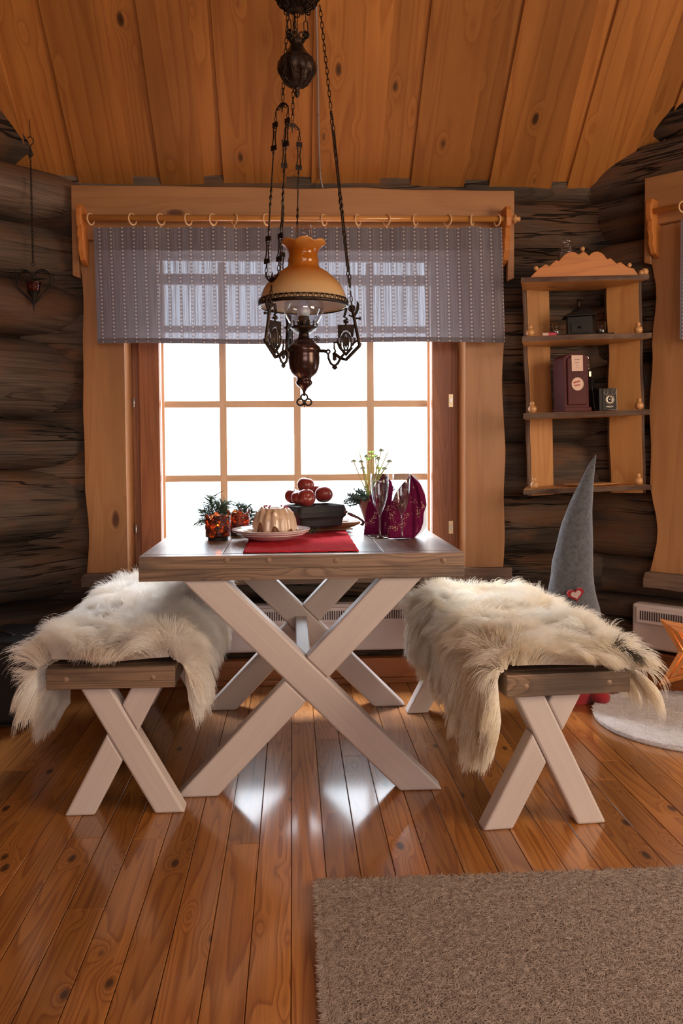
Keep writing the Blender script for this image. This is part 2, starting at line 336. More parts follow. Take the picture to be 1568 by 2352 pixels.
def mosaic_mat():
    m, nt, b = new_mat('amber_glass_mosaic'); T = NT(nt)
    tc = T.n('ShaderNodeTexCoord')
    vo = T.n('ShaderNodeTexVoronoi'); vo.inputs['Scale'].default_value = 150; T.l(tc.outputs['Object'], vo.inputs['Vector'])
    big = T.noise(tc.outputs['Object'], 45, 3, 0.6)
    c = T.mix(T.ramp(big, [(0.50, 0.0), (0.66, 1.0)]), (0.07, 0.014, 0.008), (0.60, 0.15, 0.03))
    c = T.mix(T.ramp(vo.outputs['Distance'], [(0.2, 0.0), (0.5, 0.75)]), c, (0.07, 0.015, 0.01))
    T.l(c, b.inputs['Base Color']); setp(b, rough=0.3, coat=0.5)
    bp = T.n('ShaderNodeBump'); bp.inputs['Strength'].default_value = 0.9; bp.inputs['Distance'].default_value = 0.003
    T.l(vo.outputs['Distance'], bp.inputs['Height']); T.l(bp.outputs[0], b.inputs['Normal'])
    tl = T.n('ShaderNodeBsdfTranslucent'); T.l(c, tl.inputs[0])
    tp = T.n('ShaderNodeBsdfTransparent'); tp.inputs[0].default_value = (1, 0.55, 0.2, 1)
    mx = T.n('ShaderNodeMixShader'); mx.inputs[0].default_value = 0.45
    T.l(b.outputs[0], mx.inputs[1]); T.l(tl.outputs[0], mx.inputs[2])
    gate = T.ramp(T.noise(tc.outputs['Object'], 70, 2), [(0.58, 0.0), (0.63, 0.75)])
    m2 = T.n('ShaderNodeMixShader'); T.l(gate, m2.inputs[0]); T.l(mx.outputs[0], m2.inputs[1]); T.l(tp.outputs[0], m2.inputs[2])
    T.l(m2.outputs[0], nt.nodes['Material Output'].inputs['Surface'])
    return m
M['mosaic'] = mosaic_mat()
def fur_mat(name, c1, c2, trans=0.35, sc=9):
    def f(T):
        tc = T.n('ShaderNodeTexCoord')
        hi = T.n('ShaderNodeHairInfo')
        c = T.mix(T.ramp(T.noise(tc.outputs['Object'], sc, 3), [(0.35, 0.0), (0.65, 1.0)]), c1, c2)
        dk = T.attr('dark').outputs['Fac']
        c = T.mix(dk, c, (0.03, 0.018, 0.012))
        return T.mix(T.math('MULTIPLY', hi.outputs['Random'], 0.3), c, tuple(x*0.8 for x in c1))
    return fabric(name, f, trans)
M['fur'] = fur_mat('cream_sheep_fleece', (0.93, 0.86, 0.77), (0.99, 0.98, 0.96), 0.42)
M['fur2'] = fur_mat('ivory_sheep_fleece', (0.95, 0.86, 0.71), (0.99, 0.97, 0.92), 0.42)
M['pile'] = fur_mat('taupe_carpet_pile', (0.33, 0.26, 0.22), (0.47, 0.38, 0.33), 0.15, 60)
M['rugpile'] = fur_mat('white_rug_pile', (0.78, 0.73, 0.72), (0.88, 0.85, 0.86), 0.25, 30)

# ------------------------------------------------------------------ mesh helpers
def frame(origin=(0, 0, 0), x=(1, 0, 0), z=(0, 0, 1)):
    x = Vector(x).normalized(); z = Vector(z); y = z.cross(x).normalized(); z = x.cross(y).normalized()
    m = Matrix((x, y, z)).transposed().to_4x4(); m.translation = Vector(origin); return m
class MB:
    def __init__(s): s.v = []; s.f = []; s.w = []; s.t = []; s.mi = []
    def add(s, vs, fs, wc=None, tint=None, mat=0):
        o = len(s.v); s.v += [tuple(p) for p in vs]; s.f += [tuple(i+o for i in f) for f in fs]
        if wc is None: wc = vs
        off = Vector((random.uniform(0, 40), random.uniform(0, 40), random.uniform(0, 40)))
        s.w += [tuple(Vector(p)+off) for p in wc]
        t = random.random() if tint is None else tint
        s.t += [t]*len(vs); s.mi += [mat]*len(fs); return s
    def box(s, c, size, mtx=None, grain=0, tint=None, mat=0):
        hx, hy, hz = [a/2 for a in size]; L = [Vector((x, y, z)) for x in (-hx, hx) for y in (-hy, hy) for z in (-hz, hz)]
        fs = [(0, 1, 3, 2), (4, 6, 7, 5), (0, 4, 5, 1), (2, 3, 7, 6), (0, 2, 6, 4), (1, 5, 7, 3)]
        order = {0: (0, 1, 2), 1: (1, 0, 2), 2: (2, 0, 1)}[grain]
        wc = [(p[order[0]], p[order[1]], p[order[2]]) for p in L]
        m = mtx or Matrix.Identity(4); C = Vector(c)
        return s.add([m @ (p+C) for p in L], fs, wc, tint, mat)
    def prism(s, pts, th, mtx=None, grain=0, tint=None, mat=0, centre=False):
        """outline in local x,z ; extruded along local +y by th"""
        n = len(pts); m = mtx or Matrix.Identity(4); y0 = -th/2 if centre else 0
        vs = [m @ Vector((p[0], y0, p[1])) for p in pts]+[m @ Vector((p[0], y0+th, p[1])) for p in pts]
        area2 = sum(pts[i][0]*pts[(i+1) % n][1]-pts[(i+1) % n][0]*pts[i][1] for i in range(n))
        fr = list(range(n)); bk = list(range(2*n-1, n-1, -1))
        fs = [tuple(fr), tuple(bk)]+[((i+1) % n, i, i+n, (i+1) % n+n) for i in range(n)]
        if area2 < 0: fs = [tuple(reversed(f)) for f in fs]
        if grain == 0: wc = [(p[0], p[1], 0) for p in pts]+[(p[0], p[1], th) for p in pts]
        else: wc = [(p[1], p[0], 0) for p in pts]+[(p[1], p[0], th) for p in pts]
        return s.add(vs, fs, wc, tint, mat)
    def grid(s, nu, nv, fn, closeu=False, closev=False, wc=None, tint=None, mat=0):
        vs = []; ws = []
        for i in range(nu):
            for j in range(nv):
                vs.append(fn(i, j)); 
                if wc: ws.append(wc(i, j))
        fs = []
        for i in range(nu if closeu else nu-1):
            for j in range(nv if closev else nv-1):
                a = i*nv+j; b = ((i+1) % nu)*nv+j; c = ((i+1) % nu)*nv+(j+1) % nv; d = i*nv+(j+1) % nv
                fs.append((a, b, c, d))
        return s.add(vs, fs, ws or None, tint, mat)
    def lathe(s, prof, c=(0, 0, 0), n=32, mtx=None, mat=0, rfn=None, tint=None):
        C = Vector(c); m = mtx or Matrix.Identity(4)
        def fn(i, j):
            a = 2*math.pi*i/n; r, z = prof[j]
            if rfn: r, z = rfn(a, r, z, j)
            return m @ (C+Vector((r*math.cos(a), r*math.sin(a), z)))
        return s.grid(n, len(prof), fn, closeu=True, mat=mat, tint=tint)
    def sphere(s, c, r, n=16, sc=(1, 1, 1), mtx=None, mat=0):
        k = n//2
        prof = [(max(1e-5, math.sin(math.pi*j/k))*r, -math.cos(math.pi*j/k)*r) for j in range(k+1)]
        C = Vector(c); m = mtx or Matrix.Identity(4)
        def fn(i, j):
            a = 2*math.pi*i/n; q = prof[j]
            return m @ (C+Vector((q[0]*math.cos(a)*sc[0], q[0]*math.sin(a)*sc[1], q[1]*sc[2])))
        return s.grid(n, k+1, fn, closeu=True, mat=mat)
    def tube(s, path, r, n=8, closed=False, mat=0, flat=None, caps=True):
        P = [Vector(p) for p in path]; N = len(P)
        up = None; rings = []; ws = []; dist = 0
        for i in range(N):
            a = P[(i-1) % N] if (closed or i > 0) else P[i]; b = P[(i+1) % N] if (closed or i < N-1) else P[i]
            t = (b-a).normalized() if (b-a).length > 1e-9 else Vector((0, 0, 1))
            if up is None:
                up = Vector((0, 0, 1)) if abs(t.z) < 0.9 else Vector((1, 0, 0))
                if flat is not None: up = Vector(flat)
            x = t.cross(up).normalized(); y = x.cross(t).normalized()
            if flat is None: up = y
            rr = r[i] if isinstance(r, (list, tuple)) else r
            ra, rb = (rr, rr) if not isinstance(rr, tuple) else rr
            if i: dist += (P[i]-P[i-1]).length
            for k in range(n):
                q = 2*math.pi*k/n; rings.append(P[i]+x*math.cos(q)*ra+y*math.sin(q)*rb); ws.append((dist, math.cos(q)*ra, math.sin(q)*rb))
        fs = []
        for i in range(N if closed else N-1):
            for k in range(n):
                a = i*n+k; b = i*n+(k+1) % n; c = ((i+1) % N)*n+(k+1) % n; d = ((i+1) % N)*n+k
                fs.append((a, d, c, b))
        if caps and not closed: fs += [tuple(range(n)), tuple(range(N*n-1, (N-1)*n-1, -1))]
        return s.add(rings, fs, ws, None, mat)
    def torus(s, c, R1, r, mtx=None, n=20, m2=8, sc=(1, 1), mat=0):
        m = mtx or Matrix.Identity(4); C = Vector(c)
        path = [m @ (C+Vector((R1*sc[0]*math.cos(2*math.pi*i/n), 0, R1*sc[1]*math.sin(2*math.pi*i/n)))) for i in range(n)]
        return s.tube(path, r, m2, closed=True, mat=mat)
    def build(s, name, mats, parent=None, smooth=False, bevel=0, kind=None, loc=None, solid=0, seg=2, angle=35):
        me = bpy.data.meshes.new(name); me.from_pydata(s.v, [], s.f); me.update()
        a = me.attributes.new('wc', 'FLOAT_VECTOR', 'POINT'); a.data.foreach_set('vector', np.array(s.w, dtype=np.float32).ravel())
        a = me.attributes.new('tint', 'FLOAT', 'POINT'); a.data.foreach_set('value', np.array(s.t, dtype=np.float32))
        if not isinstance(mats, (list, tuple)): mats = [mats]
        for m in mats: me.materials.append(m)
        me.polygons.foreach_set('material_index', s.mi)
        if smooth: me.polygons.foreach_set('use_smooth', [True]*len(me.polygons))
        o = bpy.data.objects.new(name, me); col.objects.link(o)
        if parent: o.parent = parent
        if loc: o.location = loc
        if kind: o['kind'] = kind
        if solid: 
            q = o.modifiers.new('solid', 'SOLIDIFY'); q.thickness = solid; q.offset = 0
        if bevel:
            q = o.modifiers.new('bevel', 'BEVEL'); q.width = bevel; q.segments = seg; q.limit_method = 'ANGLE'; q.angle_limit = R(angle)
        if smooth and smooth != True:
            pass
        return o
def tag(o, label, cat, group=None, kind=None):
    o['label'] = label; o['category'] = cat
    if group: o['group'] = group
    if kind: o['kind'] = kind
    return o
def thing(name, label, cat, loc=(0, 0, 0), rz=0, group=None, mtx=None):
    o = bpy.data.objects.new(name, None); col.objects.link(o); o.empty_display_size = 0.05
    if mtx is not None: o.matrix_world = mtx
    else: o.location = loc; o.rotation_euler = (0, 0, rz)
    return tag(o, label, cat, group)
def struct(o): o['kind'] = 'structure'; return o
def fixnormals(o):
    import bmesh
    bm = bmesh.new(); bm.from_mesh(o.data); bmesh.ops.recalc_face_normals(bm, faces=bm.faces); bm.to_mesh(o.data); bm.free(); return o

# ================================================================== SETTING
# ---- floor: planks run away from the viewer
PW = 0.0875
mb = MB()
k0 = int(-3.2/PW)
for k in range(k0, int(3.2/PW)+1):
    x0 = -0.012+k*PW
    y = -3.6+random.uniform(0, 1.5)-1.5
    while y < 5.2:
        L = random.uniform(1.8, 3.6); y1 = min(y+L, 5.4)
        if y1 > -3.6: mb.box((x0+PW/2, (max(y, -3.6)+y1)/2, -0.012), (PW-0.0016, y1-max(y, -3.6)-0.0012, 0.024), grain=1)
        y = y1
fl = struct(mb.build('floor', MW['floor'], bevel=0.0012, seg=1))
mb = MB(); mb.box((0, 0.9, -0.06), (7.4, 9.4, 0.06)); struct(mb.build('trim_1', M['slot']))

# ---- log walls
def log_wall(name, p0, d, n, zs, L, bulge, openings=(), seed=0, overlap=0.0, thick=0.16, mat=None, ext0=0.0, maxz=lambda s: 9):
    """p0: foot point of the seam plane, d: direction along the wall, n: into the room"""
    p0 = Vector(p0); d = Vector(d).normalized(); n = Vector(n).normalized(); mb = MB()
    for i in range(len(zs)-1):
        za, zb = zs[i], zs[i+1]
        cuts = [(-ext0, L, 0.0, 1.0)]
        for (s0, s1, z0, z1) in openings:
            if zb > z0 and za < z1:
                nc = []
                for (a, b, ta, tb) in cuts:
                    if s0 > a: nc.append((a, min(b, s0), ta, tb))
                    if s1 < b: nc.append((max(a, s1), b, ta, tb))
                    if za < z0: nc.append((max(a, s0), min(b, s1), 0.0, (z0-za)/(zb-za)))
                    if zb > z1: nc.append((max(a, s0), min(b, s1), (z1-za)/(zb-za), 1.0))
                cuts = nc
        rnd = random.Random(seed*100+i); bl = bulge*rnd.uniform(0.85, 1.12); sd = rnd.uniform(0, 50)
        for (a, b, ta, tb) in cuts:
            if b-a < 0.02: continue
            nu = max(3, int((b-a)/0.03)); nv = 15
            def fn(u, v):
                s_ = a+(b-a)*u/(nu-1); t = ta+(tb-ta)*v/(nv-1)
                q = 2*t-1; pr = math.sqrt(max(0, 1-abs(q)**2.2))
                wob = mnoise.noise(Vector((s_*1.1, sd, 0)))*0.018
                loc = mnoise.noise(Vector((s_*4, t*4+sd, 1)))*0.008+mnoise.noise(Vector((s_*1.5, t*11+sd, 3)))*0.006
                z = za+(zb-za)*t+wob*(1 if 0 < t < 1 else 1)
                return p0+d*s_+n*(bl*pr+loc*pr)+Vector((0, 0, z))
            def wc(u, v):
                s_ = a+(b-a)*u/(nu-1); return (s_, 0.28*(ta+(tb-ta)*v/(nv-1)), 0)
            st = random.getstate(); random.seed(seed*1000+i)
            mb.grid(nu, nv, fn, wc=wc); random.setstate(st)
            # top/bottom back fill
            for e in (a, b):
                q0 = p0+d*e
                zc = (za+zb)/2
                tt = [ta+(tb-ta)*k/8 for k in range(9)]; prof = [(0, za+(zb-za)*ta)]+[(bl*math.sqrt(max(0, 1-abs(2*t-1)**2.2)), za+(zb-za)*t) for t in tt[1:-1]]+[(0, za+(zb-za)*tb)]
                vs = [q0+n*r+Vector((0, 0, z)) for r, z in prof]
                mb.add(vs, [tuple(range(len(vs)))], [(0, r, z) for r, z in prof])
            # hidden backing slab behind the log faces
            m = frame(p0, d, (0, 0, 1))
            sgn = 1 if (m.to_3x3() @ Vector((0, 1, 0))).dot(n) < 0 else -1
            mb.box(((a+b)/2, sgn*(thick/2+0.004), za+(zb-za)*(ta+tb)/2), (b-a, thick, (zb-za)*(tb-ta)), m, tint=0.0)
    return struct(mb.build(name, mat or MW['log'], smooth=True))
def zpx(y, Y=YW, px=160): return atY(px, y, Y).z
zsB = [-0.02, 0.16, 0.36] + [zpx(y) for y in (1290, 1143, 1021, 851, 697, 573, 440)] + [2.60, 2.9]
SEAM = YW+0.06
XL = atY(92, 1000, YW).x; XR = atY(1392, 1000, YW).x
# window 1 opening (world)
W1 = dict(x0=atY(289, 1000, YW-0.05).x, x1=atY(1068, 1000, YW-0.05).x, z0=atY(700, 1311, YW-0.05).z, z1=atY(700, 573, YW-0.05).z)
zback = [z for z in zsB if z < 2.7]
log_wall('wall_back', (XL, SEAM, 0), (1, 0, 0), (0, -1, 0), zback, XR-XL+0.25, 0.085,
         openings=[(W1['x0']-XL-0.02, W1['x1']-XL+0.02, W1['z0']-0.02, W1['z1']+0.02)], seed=3, ext0=0.25)
S2 = math.sqrt(0.5)
# left wall, turning 45 degrees towards the viewer
zsL = [-0.02, 0.27] + [atY(30, y, 3.55).z for y in (1400, 1262, 1085, 958, 762, 625, 480, 345)] + [2.95, 3.2, 3.45]
log_wall('wall_left', (XL+0.02, SEAM, 0), (-0.74, -0.67, 0), (0.67, -0.74, 0), zsL, 2.6, 0.165, seed=5, ext0=0.12)
# right wall with the second window
RD = Vector((0.70, -0.714, 0)).normalized(); RN = Vector((-RD.y*-1, 0, 0))
RN = Vector((RD.y, -RD.x, 0))  # into the room
RP = Vector((XR, SEAM-0.02, 0))
zsR = [-0.02, 0.10, 0.26] + [atY(1400, y, YW).z for y in (1360, 1275, 1120, 985, 835, 700, 560, 460)] + [2.45, 2.7, 2.95, 3.2, 3.5]
def onR(px, py, off=0.0):
    """point on the right wall plane moved off into the room"""
    return atP(px, py, RP+RN*(0.085+off), RN)
def sR(p): return (Vector(p)-RP).dot(RD)
c2l = onR(1502, 900, 0.02); c2t = onR(1500, 412, 0.02); c2b = onR(1502, 1313, 0.02)
s_c0 = sR(c2l); cw = 0.17
W2 = dict(s0=s_c0+cw, s1=s_c0+cw+1.2, z0=c2b.z, z1=c2t.z-0.24)
log_wall('wall_right', RP, RD, RN, zsR, 2.6, 0.085, openings=[(W2['s0'], W2['s1'], W2['z0'], W2['z1'])], seed=9, ext0=0.12)
area('portal_right', RP+RD*(W2['s0']+0.6)-RN*0.3+Vector((0, 0, 1.3)), (R(90), 0, math.atan2(RD.y, RD.x)), 1.2, 1.5, 0, (1, 1, 1), True)

# ---- ceiling: rises towards the viewer, boards laid lapped over one another
ZC = atY(700, 418, YW).z
CT = 42.0
ct, sn = math.cos(R(CT)), math.sin(R(CT))
mC = frame((0, YW+0.10, ZC-0.10*math.tan(R(CT))), (0, -ct, sn), (0, -sn, -ct))   # local x up the slope, z into the room
edges = [-170, -60, 60, 195, 290, 385, 455, 530, 640, 730, 858, 958, 1055, 1135, 1250, 1318, 1420, 1500, 1610, 1700, 1790, 1900]
exs = [atY(p, 418, YW).x for p in edges]
exs = [-3.3, -3.05, -2.8, -2.55, -2.3, -2.05, -1.8]+[e for e in exs if -1.7 < e < 2.0]+[2.15, 2.4, 2.65, 2.9, 3.15, 3.35]
mb = MB()
ty = mC.to_3x3() @ Vector((0, 1, 0))
for i in range(len(exs)-1):
    a, b = exs[i], exs[i+1]; low = i % 2 == 0
    if low: a -= 0.028; b += 0.028
    zoff = 0.0 if low else -0.013
    sy = 1 if ty.x > 0 else -1
    # slightly tapering plank edges
    j0, j1, j2, j3 = [random.uniform(-0.008, 0.008) for _ in range(4)]
    Ls = 4.3 
    vs = []; wc = []
    for zz in (zoff, zoff-0.022):
        for (sx, xx) in ((0, a+j0), (Ls, a+j1), (Ls, b+j2), (0, b+j3)):
            vs.append(mC @ Vector((sx, sy*xx, zz))); wc.append((sx, xx, zz))
    mb.add(vs, [(0, 1, 2, 3), (7, 6, 5, 4), (0, 4, 5, 1), (1, 5, 6, 2), (2, 6, 7, 3), (3, 7, 4, 0)], wc)
ce = struct(mb.build('ceiling', MW['ceil'], bevel=0.002, seg=1)); fixnormals(ce)
mb = MB(); mb.box((2.2, 0, -0.08), (4.8, 7, 0.04), mC); struct(mb.build('trim_2', M['plaster']))
# the far slope of the roof and the dim rest of the room, behind the viewer
ridge = mC @ Vector((4.25, 0, 0))
mb = MB(); mb.box((0, (ridge.y-4.2)/2-0.3, ridge.z+0.02), (7, abs(ridge.y+4.6), 0.05)); struct(mb.build('trim_3', MW['ceil']))
mb = MB()
def wall_with_hole(mb, x0, x1, z0, z1, hx0, hx1, hz0, hz1, y):
    mb.box(((x0+hx0)/2, y, (z0+z1)/2), (hx0-x0, 0.1, z1-z0)); mb.box(((x1+hx1)/2, y, (z0+z1)/2), (x1-hx1, 0.1, z1-z0))
    mb.box(((hx0+hx1)/2, y, (z0+hz0)/2), (hx1-hx0, 0.1, hz0-z0)); mb.box(((hx0+hx1)/2, y, (z1+hz1)/2), (hx1-hx0, 0.1, z1-hz1))
mb.box((0, -3.62, 2.9), (7, 0.1, 6.0))
struct(mb.build('wall_rear', M['plaster']))
mb = MB(); mb.box((-3.35, -0.2, 2.9), (0.1, 7.0, 6.0)); struct(mb.build('wall_side_left', M['plaster']))
mb = MB(); mb.box((3.35, -0.2, 2.9), (0.1, 7.0, 6.0)); struct(mb.build('wall_side_right', M['plaster']))
# infill where the angled walls meet the side walls
for nm, e, sg in (('trim_4', RP+RD*2.6, 1), ('trim_5', Vector((XL+0.02, SEAM, 0))+Vector((-0.74, -0.67, 0)).normalized()*2.6, -1)):
    mb = MB(); x0, x1 = sorted((e.x-sg*0.1, sg*3.35))
    if x1-x0 > 0.02: mb.box(((x0+x1)/2, e.y+0.05, 2.0), (x1-x0, 0.1, 4.2)); struct(mb.build(nm, M['plaster']))
# above the left/right logs the gable is closed with the same logs (wall tops reach the boards)
# ---- outside: snow
mb = MB(); mb.box((0, 14, -0.5), (60, 19, 0.1)); tag(mb.build('snow_ground', M['snow']), 'white snow field outside the window', 'snow', kind='structure')

# ---- skirting
mb = MB()
mb.box(((XL+XR)/2, YW-0.10, 0.055), (XR-XL-0.08, 0.05, 0.11)); mb.box(((XL+XR)/2, YW-0.135, 0.012), (XR-XL-0.1, 0.03, 0.024))
b_ = mb.build('baseboard_back', MW['skirt'], bevel=0.004, kind='structure')
mb = MB(); m = frame(RP, RD, (0, 0, 1)); sg = 1 if (m.to_3x3() @ Vector((0, 1, 0))).dot(RN) > 0 else -1
mb.box((1.2, sg*0.14, 0.075), (2.36, 0.05, 0.15), m); mb.build('baseboard_right', MW['skirt'], bevel=0.004, kind='structure')
LD = Vector((-0.74, -0.67, 0)).normalized(); LN = Vector((0.67, -0.74, 0)).normalized()
mb = MB(); m = frame(Vector((XL+0.02, SEAM, 0)), LD, (0, 0, 1)); sgl = 1 if (m.to_3x3() @ Vector((0, 1, 0))).dot(LN) > 0 else -1
mb.box((1.25, sgl*0.16, 0.055), (2.3, 0.05, 0.11), m); mb.build('baseboard_left', MW['skirt'], bevel=0.004, kind='structure')

# ---- window 1
def window(name, x0, x1, z0, z1, mtx, cl, ct_, crt, cby, ncol, nrow, headL, headR, ledge=None, wavy=False, outer=None):
    """mtx: local x along wall, y out of the room (depth), z up. origin on the casing face"""
    W = bpy.data.objects.new(name, None); col.objects.link(W); W.matrix_world = mtx; W['kind'] = 'structure'
    def part(nm, mb, mat, **k):
        o = mb.build(nm, mat, W, **k); return o
    def wav(xa, za, zb, amp, n=24, sd=0):
        return [(xa+mnoise.noise(Vector((sd, (za+(zb-za)*i/n)*3.3, 0)))*amp, za+(zb-za)*i/n) for i in range(n+1)]
    # casing boards
    l = MB(); e = wav(x0-cl, z0, z1+0.03, 0.02 if not wavy else 0.05, sd=1.3)
    l.prism(e+[(x0, z1+0.03), (x0, z0)], 0.032, grain=1, tint=0.5); fixnormals(part('casing_board', l, MW['case'], bevel=0.003))
    l = MB(); e = wav(x1+crt, z0, z1+0.03, 0.02, sd=7.3)
    l.prism(list(reversed(e))+[(x1, z0), (x1, z1+0.03)], 0.032, grain=1, tint=0.3); part('casing_board', l, MW['case'], bevel=0.003)
    l = MB(); topz = z1+0.03
    tp = [(headL+(headR-headL)*i/20, ct_+mnoise.noise(Vector((i*0.35, 4, 2)))*0.012) for i in range(21)]
    l.prism([(headL, topz-0.16), (headL+0.03, topz-0.17)]+[(headL+0.03, topz-0.0), (headR-0.03, topz-0.0)]+[(headR-0.03, topz-0.17), (headR, topz-0.16)]+list(reversed(tp)), 0.03,
            Matrix.Translation((0, -0.03, 0)), tint=0.55); part('head_board', l, MW['case'], bevel=0.003)
    # jambs
    dep = 0.22
    for nm, bx in (('jamb', ((x0-0.012, dep/2+0.017, (z0+z1)/2), (0.024, dep-0.034, z1-z0))), ('jamb', ((x1+0.012, dep/2+0.017, (z0+z1)/2), (0.024, dep-0.034, z1-z0))),
                   ('head_jamb', (((x0+x1)/2, dep/2+0.017, z1+0.012), (x1-x0+0.04, dep-0.034, 0.024))), ('window_board', (((x0+x1)/2, dep/2+0.017, z0-0.012), (x1-x0+0.04, dep-0.034, 0.024)))):
        q = MB(); q.box(*bx, grain=2 if nm == 'jamb' else 0); part(nm, q, MW['case'], bevel=0.002)
    # sash frame (two leaves meeting in the middle)
    ys = 0.165; sw = 0.095
    q = MB()
    q.box((x0+0.035+sw/2, ys, (z0+z1)/2), (sw, 0.045, z1-z0), grain=2); q.box((x1-0.035-sw/2, ys, (z0+z1)/2), (sw, 0.045, z1-z0), grain=2)
    q.box(((x0+x1)/2, ys, z1-0.105), (x1-x0-0.07-2*sw, 0.043, 0.045)); q.box(((x0+x1)/2, ys, z1-0.008), (x1-x0-0.07-2*sw, 0.043, 0.016)); q.box(((x0+x1)/2, ys, z0+0.035), (x1-x0-0.07-2*sw, 0.043, 0.07))
    q.box((x0+0.0175, ys+0.01, (z0+z1)/2), (0.035, 0.02, z1-z0), grain=2); q.box((x1-0.0175, ys+0.01, (z0+z1)/2), (0.035, 0.02, z1-z0), grain=2)
    sf = part('sash_frame', q, MW['sash'], bevel=0.003)
    ix0, ix1, iz0, iz1 = x0+0.035+sw, x1-0.035-sw, z0+0.07, z1-0.012
    q = MB(); yo = ys+0.06; t = 0.034
    q.box((ix0+0.007, yo, (iz0+iz1)/2), (0.014, 0.05, iz1-iz0), grain=2); q.box((ix1-0.007, yo, (iz0+iz1)/2), (0.014, 0.05, iz1-iz0), grain=2)
    cols_, rows_ = outer
    for xx in cols_: q.box((xx, yo, (iz0+iz1)/2), (t, 0.022, iz1-iz0), grain=2)
    for zz in rows_: q.box(((ix0+ix1)/2, yo, zz), (ix1-ix0, 0.020, t*0.95))
    part('muntins', q, MW['muntin'], bevel=0.002)
    q = MB(); q.box(((ix0+ix1)/2, yo, (iz0+iz1)/2), (ix1-ix0, 0.004, iz1-iz0)); part('window_pane', q, M['pane'])
    return W
Yc = YW-0.05
def lx(px, Y=Yc, py=1000): return atY(px, py, Y).x
Yg = Yc+0.165+0.06
cols1 = [atY(p, 900, Yg).x for p in (512, 682, 850)]
rows1 = [atY(682, p, Yg).z for p in (1262, 1097, 928, 757, 590)]
W = window('window_1', W1['x0'], W1['x1'], W1['z0'], W1['z1'], Matrix.Translation((0, Yc, 0)),
           W1['x0']-lx(195), atY(682, 436, Yc).z, lx(1157)-W1['x1'], 0, 0, 0, lx(167, py=450), lx(1177, py=450), outer=(cols1, rows1))
for (px, py) in ((1035, 920), (1035, 1211)):
    q = MB(); p = atY(px, py, Yc+0.165-0.024); q.box((p.x, 0.165-0.024, p.z), (0.022, 0.004, 0.062), mat=0)
    q.box((p.x, 0.165-0.027, p.z), (0.010, 0.004, 0.022), mat=1)
    q.build('hinge_plate', [M['brass'], M['steel']], W, bevel=0.0008)
for (px, py) in ((307, 925), (312, 1216)):
    q = MB(); p = atY(px, py, Yc+0.13); q.tube([(p.x, 0.135, p.z-0.022), (p.x, 0.135, p.z+0.022)], 0.006, 8); q.build('hinge_pin', M['steel'], W, smooth=True)
# rough board under the window
q = MB(); xs = (lx(183), lx(1173)); zt = atY(700, 1310, Yc-0.02).z
bot = [(xs[1]-(xs[1]-xs[0])*i/30, zt-0.062+mnoise.noise(Vector((i*0.7, 0, 9)))*0.008) for i in range(31)]
q.prism([(xs[0], zt-0.02), (xs[0]+0.015, zt), (xs[1], zt)]+bot, 0.05, tint=0.5)
o = q.build('sill_board', MW['roughsill'], bevel=0.004); o.location = (0, Yc-0.03, 0); o.parent = W; o.location = (0, -0.03, 0)

# ---- window 2 in the right wall
O2 = RP+RN*0.115
m2 = frame(O2, RD, (0, 0, 1))
if (m2.to_3x3() @ Vector((0, 1, 0))).dot(RN) > 0: pass
x0_, x1_ = W2['s0'], W2['s1']
wz0, wz1 = W2['z0'], W2['z1']
# local y must point out of the room
assert (m2.to_3x3() @ Vector((0, 1, 0))).dot(RN) < 0, 'window 2 frame'
iw0, iw1 = x0_+0.13, x1_-0.13
Wd2 = window('window_2', x0_, x1_, wz0, wz1, m2, cw, c2t.z, cw, 0, 0, 0, s_c0-0.035, x1_+cw+0.03, wavy=True,
             outer=([iw0+(iw1-iw0)*k/3 for k in (1, 2)], [wz0+0.07+(wz1-wz0-0.18)*k/4 for k in (1, 2, 3)]))
q = MB(); bot = [(x1_+0.2-(x1_+0.2-s_c0+0.03)*i/20, wz0-0.07+mnoise.noise(Vector((i*0.7, 5, 9)))*0.008) for i in range(21)]
q.prism([(s_c0-0.03, wz0-0.03), (s_c0-0.02, wz0), (x1_+0.2, wz0)]+bot, 0.05, Matrix.Translation((0, -0.03, 0))); q.build('sill_board', MW['roughsill'], Wd2, bevel=0.004)

# ================================================================== TABLE AND BENCHES
def beam(p0, p1, w, th, y0, name, parent, cut0=True, cut1=True, foot=0.0, tint=0.5):
    """slanting beam in a local x,z plane from the floor to the underside; ends cut level; th along +y"""
    (xa, za), (xb, zb) = p0, p1
    dx, dz = xb-xa, zb-za; L = math.hypot(dx, dz); hw = w/2*L/abs(dz)   # level half width
    pts = [(xa-hw, za), (xa+hw, za), (xb+hw, zb), (xb-hw, zb)]
    mb = MB(); n = len(pts)
    y1 = y0+th; ux, uz = dx/L, dz/L
    vs = [(x, y0, z) for x, z in pts]+[(x, y1, z) for x, z in pts]
    wc = [(x*ux+z*uz, -x*uz+z*ux, y) for x, y, z in vs]
    mb.add(vs, [(0, 1, 2, 3), (7, 6, 5, 4), (0, 4, 5, 1), (1, 5, 6, 2), (2, 6, 7, 3), (3, 7, 4, 0)], wc, tint)
    o = mb.build(name, MW['white'], parent, bevel=0.007, seg=2, angle=25); fixnormals(o); return o
